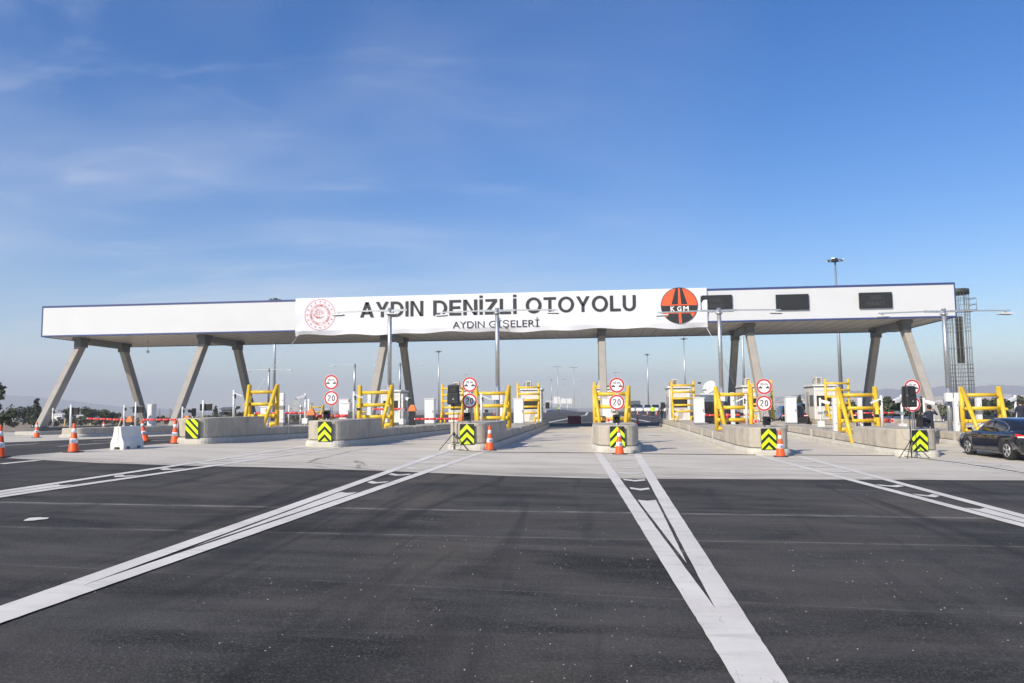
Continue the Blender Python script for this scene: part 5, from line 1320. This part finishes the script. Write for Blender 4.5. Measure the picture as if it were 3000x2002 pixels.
p = gp(1913, 1229); person(p, pi * .93, 'person in lime safety vest and dark cap seen from behind on the road', 'hivis_cloth', 'black_cloth', 'behind', 1.80, 'hivis_cloth', 'black_cloth')
p = gp(1939, 1229.5); person(p, pi * 1.1, 'person in dark brown jacket walking beside the one in lime vest', 'brown_cloth', 'black_cloth', 'walk', 1.80)
p = gp(1638, 1208); person(p, 0, 'tiny far person in lime vest near the distant sign gantry', 'hivis_cloth', 'black_cloth', 'stand', 1.75, 'hivis_cloth')
NM = at(2724, 1230, Y=38.2); person((NM.x, 38.2, G(NM.x, 38.2) + .10), pi * .95, 'person in navy work shirt holding a phone to the ear beside the white camera pole', 'navy_cloth', 'navy_cloth', 'phone', 1.76)
CM = at(2692, 1230, Y=38.8); person((CM.x, 38.8, G(CM.x, 38.8)), pi * .6, 'person in black clothes filming beside the rightmost chevron board', 'black_cloth', 'black_cloth', 'camera', 1.66)
vc = thing('video_camera', (CM.x - .42, 38.6, G(CM.x, 38.8) + 1.50), 'shoulder video camera held by the person in black', 'camera', None, pi * .6)
MB().box(-.06, .06, -.2, .18, -.08, .08, 'black_plastic').build('body', vc, bevel=.01); MB().lathe([(.045, -.36), (.05, -.2)], 'dark_steel', 14, ax='y').build('lens', vc); MB().tube([(0, -.15, .09), (0, -.1, .13), (0, .08, .13), (0, .1, .09)], .012, 'black_plastic', 6).build('handle', vc)
RM = at(2990, 1200, Y=39.5); person((RM.x, 39.5, G(RM.x, 39.5) + .3), pi, 'person in dark blue shirt standing behind the roof of the black saloon', 'navy_cloth', 'black_cloth', 'stand', 1.78)

# ================================================================ DISTANCE: sign gantry, parapet, plants, sheds, town
gy = 430; a, b = at(1598, 1176, Y=gy), at(1687, 1176, Y=gy); t = thing('sign_gantry', ((a.x + b.x) / 2, gy, -3), 'distant white sign gantry with pale blank panels over the road', 'sign gantry')
w = (b.x - a.x) / 2; z = a.z + 3
MB().tube([(-w, 0, z), (w, 0, z)], .16, 'white_metal', 8).tube([(-w, 0, z - .9), (w, 0, z - .9)], .12, 'white_metal', 8).build('beam', t)
for x in (-w * .95, -.02 * w, w * .45, w * .92): MB().tube([(x, 0, 0), (x, 0, z)], .18, 'white_metal', 8).build('post', t)
for x0, x1, y0, y1 in ((1622, 1640, 1163, 1183), (1643, 1658, 1168, 1183), (1660, 1676, 1168, 1183)):
    p, q = at(x0, y1, Y=gy), at(x1, y0, Y=gy); cx0 = t.location.x
    MB().box(p.x - cx0, q.x - cx0, -.4, -.3, p.z + 3, q.z + 3, 'white_metal').build('sign_panel', t)
mb = MB(); P = [at(1598, 1204, Y=225), at(1612, 1201, Y=235), at(1640, 1200, Y=250), at(1665, 1202, Y=262), at(1690, 1206, Y=280), at(1700, 1208, Y=300)]
t = thing('concrete_parapet', (P[0].x, P[0].y, 0), 'distant curved pale concrete parapet left of the far road', 'parapet')
o = t.location
for i in range(len(P) - 1): mb.bar((P[i].x - o.x, P[i].y - o.y, P[i].z - .5), (P[i + 1].x - o.x, P[i + 1].y - o.y, P[i + 1].z - .5), .4, 1.1, 'concrete_pale')
mb.build('wall', t); mb = MB()
for q in (.35, .62): mb.tube([(p_.x - o.x, p_.y - o.y, p_.z + q) for p_ in P], .06, 'galvanised', 6)
mb.build('handrail', t)
for px, py, Yq, lab in ((868, 1203, 95, 'pair of round road signs seen from behind left of the second sign pair'), (984, 1203, 95, 'round road signs seen from behind just right of the second sign pair')):
    p = at(px, 1190, Y=Yq); t = thing('road_sign', (p.x, Yq, -.2), lab, 'road sign'); zt = at(px, 1180, Y=Yq).z + .2
    MB().tube([(0, 0, 0), (0, 0, zt + .4)], .05, 'galvanised', 8).build('pole', t)
    for dz in (0, -.78): MB().lathe([(.36, -.02), (.36, .0)], 'sign_back', 28, (0, -.06, zt + dz), ax='y').build('sign_disc', t)

def leaf_cloud(mb, centers, n, size, mats, rnd, squash=1.0):
    for k in range(n):
        c, r = rnd.choice(centers); d = Vector((rnd.gauss(0, 1), rnd.gauss(0, 1), rnd.gauss(0, 1))).normalized() * (r * rnd.uniform(.35, 1.05) )
        p = Vector(c) + Vector((d.x, d.y, d.z * squash)); a = Vector((rnd.gauss(0, 1), rnd.gauss(0, 1), rnd.gauss(0, 1))).normalized(); u = a.orthogonal().normalized() * size * rnd.uniform(.6, 1.4); v = a.cross(u).normalized() * size * rnd.uniform(.5, 1.1)
        mb.add([p - u - v * .4, p - v, p + u * .9 - v * .2, p + u * .3 + v, p - u * .6 + v * .7], [(0, 1, 2, 3, 4)], mats[0] if rnd.random() < .6 else mats[-1])
def tree(loc, h, w, kind, label, seed, dens=1.0, group='trees and tall shrubs along the road edge'):
    rnd = random.Random(seed); t = thing({'round': 'broadleaf_tree', 'tall': 'cypress_tree', 'fir': 'young_pine'}[kind], loc, label, 'tree', group)
    mb = MB().tube([(0, 0, -.1), (.05 * w, 0, h * .3), (0, .05 * w, h * .62), (0, 0, h * .85)], .03 * h ** .9 + .02, 'bark', 8, .02)
    C = []
    if kind == 'round':
        for k in range(11):
            a = rnd.uniform(0, 2 * pi); rr = w * rnd.uniform(.1, .36); z = h * rnd.uniform(.38, .86); c = (rr * cos(a), rr * sin(a), z); C.append((c, w * rnd.uniform(.13, .24)))
            mb.tube([(0, 0, h * rnd.uniform(.2, .5)), Vector(c) * .6 + Vector((0, 0, z * .4)), c], .012 * h, 'bark', 5, .01)
        n = int(900 * dens); s = w * .028 + .04
    elif kind == 'tall':
        for k in range(12): z = h * (.1 + .86 * k / 11); C.append(((rnd.uniform(-.1, .1) * w, rnd.uniform(-.1, .1) * w, z), w * .5 * (1 - (k / 12) ** 1.8) * rnd.uniform(.6, 1) + .05))
        n = int(700 * dens); s = w * .07 + .03
    else:
        for k in range(9):
            z = h * (.12 + .82 * k / 8); R = w * .5 * (1 - k / 9.5)
            for q in range(5): a = 2 * pi * q / 5 + k; C.append(((R * .6 * cos(a), R * .6 * sin(a), z), R * .42 + .04))
        n = int(700 * dens); s = w * .05 + .02
    mb.build('trunk', t)
    mb = MB(); leaf_cloud(mb, C, n, s, ('leaf_dark', 'leaf_mid'), rnd, .8); mb.build('crown', t)
    return t
def ptree(px, pyt, Yq, w, kind, label, seed, zb=None, dens=1.0, group='trees and tall shrubs along the road edge'):
    p = at(px, pyt, Y=Yq); zb = hill_drop(p.x, Yq) if zb is None else zb; return tree((p.x, Yq, zb), p.z - zb, w, kind, label, seed, dens, group)
ptree(-46, 1098, 62, 3.4, 'round', 'big dark tree cut off by the left picture edge', 1, dens=2.2)
ptree(6, 1196, 66, 2.6, 'round', 'lower dark tree at the left picture edge under the big one', 2, dens=1.2)
ptree(70, 1195, 105, 5.0, 'round', 'round dark tree left of the leftmost column', 3)
ptree(84, 1206, 112, 4.0, 'round', 'smaller round tree touching the round one near the leftmost column', 31)
ptree(108, 1168, 88, 1.5, 'tall', 'slim green cypress just left of the leftmost column', 4)
ptree(200, 1196, 96, 2.0, 'round', 'thin loose tree behind the leftmost black panel', 5, dens=.6)
ptree(266, 1196, 110, 3.6, 'round', 'dark round tree left of the first red barrier arm', 6)
ptree(296, 1202, 118, 3.4, 'round', 'small round tree above the left end of the red barrier arm', 7)
ptree(329, 1204, 118, 3.0, 'round', 'small round tree between the two black panels on poles', 8)
ptree(632, 1190, 118, 1.2, 'tall', 'thin small cypress left of the grey shed', 9, dens=.6)
ptree(683, 1204, 125, 2.0, 'round', 'tiny bush tree right of the grey shed', 10, dens=.6)
ptree(704, 1206, 125, 2.0, 'round', 'tiny bush tree behind the leftmost yellow frame', 41, dens=.6)
ptree(2342, 1158, 190, 2.2, 'tall', 'slim pale cypress between cabinet and booth at right', 11)
ptree(2605, 1166, 92, 3.0, 'tall', 'light green loose tree left of the right loudspeaker', 12)
ptree(2634, 1180, 78, 1.6, 'fir', 'young dark pine just left of the right loudspeaker', 13)
ptree(2583, 1186, 120, 4.0, 'round', 'olive green shrub behind the white camera pole near right loudspeaker', 14)
ptree(2700, 1160, 84, 1.4, 'fir', 'young dark pine right of the right loudspeaker', 15)
ptree(2660, 1184, 110, 3.5, 'round', 'green shrub directly behind the right loudspeaker', 16)
ptree(2842, 1164, 84, 2.0, 'round', 'dark leafy tree between the lattice tower and rails of the rightmost yellow frame', 17)
ptree(2890, 1174, 96, 4.2, 'round', 'light green tree seen through the rightmost yellow frame', 18)
ptree(2945, 1165, 96, 4.0, 'round', 'green tree right of the rightmost yellow frame', 19)
ptree(2994, 1166, 90, 3.6, 'round', 'green tree at the right picture edge', 20)
ptree(2478, 1186, 130, 5.0, 'round', 'low grey green tree behind the second yellow frame from the right', 21)
def scrub(name, x0, x1, y0, y1, n, h, mats, label, seed, s=.22):
    rnd = random.Random(seed); mb = MB()
    for k in range(n):
        x, y = rnd.uniform(x0, x1), rnd.uniform(y0, y1); z = hill_drop(x, y); hh = h * rnd.uniform(.4, 1.0); r = hh * .6
        leaf_cloud(mb, [((x, y, z + hh * .45), r)], 26, s, mats, rnd, .7)
    tag(mb.build(name), label, 'scrub', kind='stuff')
scrub('shrubland', -112, -44, 84, 130, 260, 1.15, ('leaf_dry', 'leaf_dark'), 'dusty dark scrub covering the ground left of the road', 1)
scrub('shrubland', -75, -36, 96, 150, 150, 1.0, ('leaf_dry', 'leaf_dark'), 'dry low scrub beyond the far left lanes', 2)
scrub('shrubland', 34, 100, 84, 150, 330, 2.1, ('leaf_mid', 'leaf_dry'), 'green and dry scrub beyond the right end of the plaza', 3)
# sheds, stakes, pylon on the left
def shed(px0, px1, py, Yq, depth, m, label, name='warehouse', roof='roof_tile'):
    a, b = at(px0, py, Y=Yq), at(px1, py, Y=Yq); zb = hill_drop(a.x, Yq); t = thing(name, ((a.x + b.x) / 2, Yq, zb), label, 'building'); w = (b.x - a.x) / 2; h = a.z - zb
    MB().box(-w, w, 0, depth, 0, h * .88, m).build('wall', t)
    MB().loft([[(x, -.3, z), (x, depth / 2, z + h * .14), (x, depth + .3, z), (x, depth + .3, z - .2), (x, -.3, z - .2)] for x in (-w - .3, w + .3) for z in (h * .88,)], roof).build('roof', t)
    for k in range(max(2, int(w / 6))):
        x = -w + (k + .5) * 2 * w / max(2, int(w / 6)); MB().box(x - .9, x + .9, -.05, .05, h * .35, h * .6, 'window_dark').build('window', t)
shed(142, 182, 1212, 330, 18, 'shed_white', 'far white warehouse right of the leftmost column', roof='shed_white')
shed(219, 252, 1215, 300, 16, 'shed_white', 'far white warehouse behind the leftmost black panel', roof='shed_white')
shed(0, 60, 1216, 380, 14, 'shed_white', 'far long pale warehouse at the left picture edge', roof='roof_tile')
shed(649, 676, 1194, 150, 2.5, 'shed_grey', 'dark grey shed left of the leftmost yellow frame', 'grey_shed', 'shed_grey')
for px, y0, y1, lean, lab in ((187, 1227, 1256, .12, 'wooden stake near the round nose of the far left island'), (346, 1221, 1250, .35, 'wooden stake leaning behind the white plastic barrier'), (265, 1240, 1252, 0, 'short wooden stake behind the far left island wall')):
    a, b = at(px, y1, Y=62), at(px, y0, Y=62); t = thing('wooden_stake', a, lab, 'stake'); MB().bar((0, 0, -.1), (lean, 0, b.z - a.z), .1, .1, 'wood').build('stake_body', t)
def pylon(px, py, Yq, label):
    p = at(px, py, Y=Yq); zb = -6.5; h = p.z - zb; t = thing('power_pylon', (p.x, Yq, zb), label, 'pylon', 'far power pylons'); mb = MB()
    for sx in (-1, 1):
        for sy in (-1, 1): mb.tube([(sx * h * .12, sy * h * .12, 0), (sx * h * .03, sy * h * .03, h * .7), (0, 0, h)], .18, 'rebar', 4)
    for k in range(6):
        z0, z1 = h * k / 8, h * (k + 1) / 8; w0, w1 = h * (.12 - .09 * k / 5.6), h * (.12 - .09 * (k + 1) / 5.6)
        for s in (-1, 1): mb.tube([(-w0 * s, -w0, z0), (w1 * s, -w1, z1)], .1, 'rebar', 4)
    mb.build('mast', t)
    for z, w_ in ((.72, .2), (.86, .15)): MB().tube([(-h * w_, 0, h * z), (h * w_, 0, h * z)], .14, 'rebar', 4).build('cross_arm', t)
pylon(467, 1197, 620, 'far power pylon right of the second leaning column gap'); pylon(500, 1196, 700, 'farther power pylon behind the second leaning front column'); pylon(20, 1196, 640, 'far power pylon at the left edge above the pale warehouse')
# guard rail pieces at the right
a, b = at(2560, 1236, Y=70), at(2625, 1238, Y=70)
for px0, px1, Yq, lab in ((2618, 2668, 74, 'white guard rail left of the right tripod stand'), (2555, 2614, 78, 'white guard rail behind the right barrier arm')):
    a, b = at(px0, 1228, Y=Yq), at(px1, 1228, Y=Yq); t = thing('guard_rail', (a.x, Yq, 0), lab, 'guard rail')
    MB().box(0, b.x - a.x, 0, .06, a.z - .1, a.z + .25, 'white_metal').build('rail', t)
    for k in range(4): x = (b.x - a.x) * (k + .2) / 4; MB().box(x, x + .1, .06, .16, 0, a.z + .2, 'white_metal').build('post', t)
# town at the foot of the right hills
rnd = random.Random(77); protoh = []
for v in range(3):
    t = thing('town_house', (0, 0, 0), 'small pale building in the hazy town below the right hills', 'building', 'pale buildings of the hazy town'); w, d, h = rnd.uniform(7, 11), 9, rnd.uniform(7, 13)
    MB().box(-w, w, 0, d * 2, 0, h, 'town_wall').build('wall', t)
    MB().box(-w - .4, w + .4, -.4, d * 2 + .4, h, h + .6, 'roof_tile' if v else 'town_wall').build('roof', t)
    for k in range(3):
        for q in range(int(h / 3.4)): MB().box(-w + 2 + k * (w * 2 - 6) / 2, -w + 4 + k * (w * 2 - 6) / 2, -.1, .1, 1.4 + q * 3.1, 2.9 + q * 3.1, 'window_dark').build('window', t)
    protoh.append(t)
for k in range(66):
    px = rnd.choice((rnd.uniform(2470, 2560), rnd.uniform(2560, 2760), rnd.uniform(2820, 3060), rnd.uniform(2260, 2480))); Yq = rnd.uniform(950, 2000); p = at(px, 1185, Y=Yq)
    loc = (p.x, Yq, -6.5 + max(0, (Yq - 1200)) * .018)
    if k < 3: protoh[k].location = loc
    else: dup(protoh[k % 3], loc, None, rnd.uniform(-.6, .6))
for px, py, Yq in ((2640, 1168, 900), (2655, 1172, 900)): pass
shed(2626, 2664, 1170, 620, 20, 'town_wall', 'larger pale building just left of the right loudspeaker', 'apartment_building', 'town_wall')

# ================================================================ HAZE
hz = MB().box(-4000, 4000, -420, 4000, -9.5, 150, 'earth').build('haze'); hz.data.materials.clear()
hm = bpy.data.materials.new('haze'); hm.use_nodes = True; n = hm.node_tree.nodes; n.remove(n['Principled BSDF'])
pv = n.new('ShaderNodeVolumePrincipled'); pv.inputs['Color'].default_value = (.86, .91, 1, 1); pv.inputs['Density'].default_value = .00055; pv.inputs['Anisotropy'].default_value = 0
hm.node_tree.links.new(pv.outputs[0], n['Material Output'].inputs['Volume']); hz.data.materials.append(hm); tag(hz, kind='stuff')
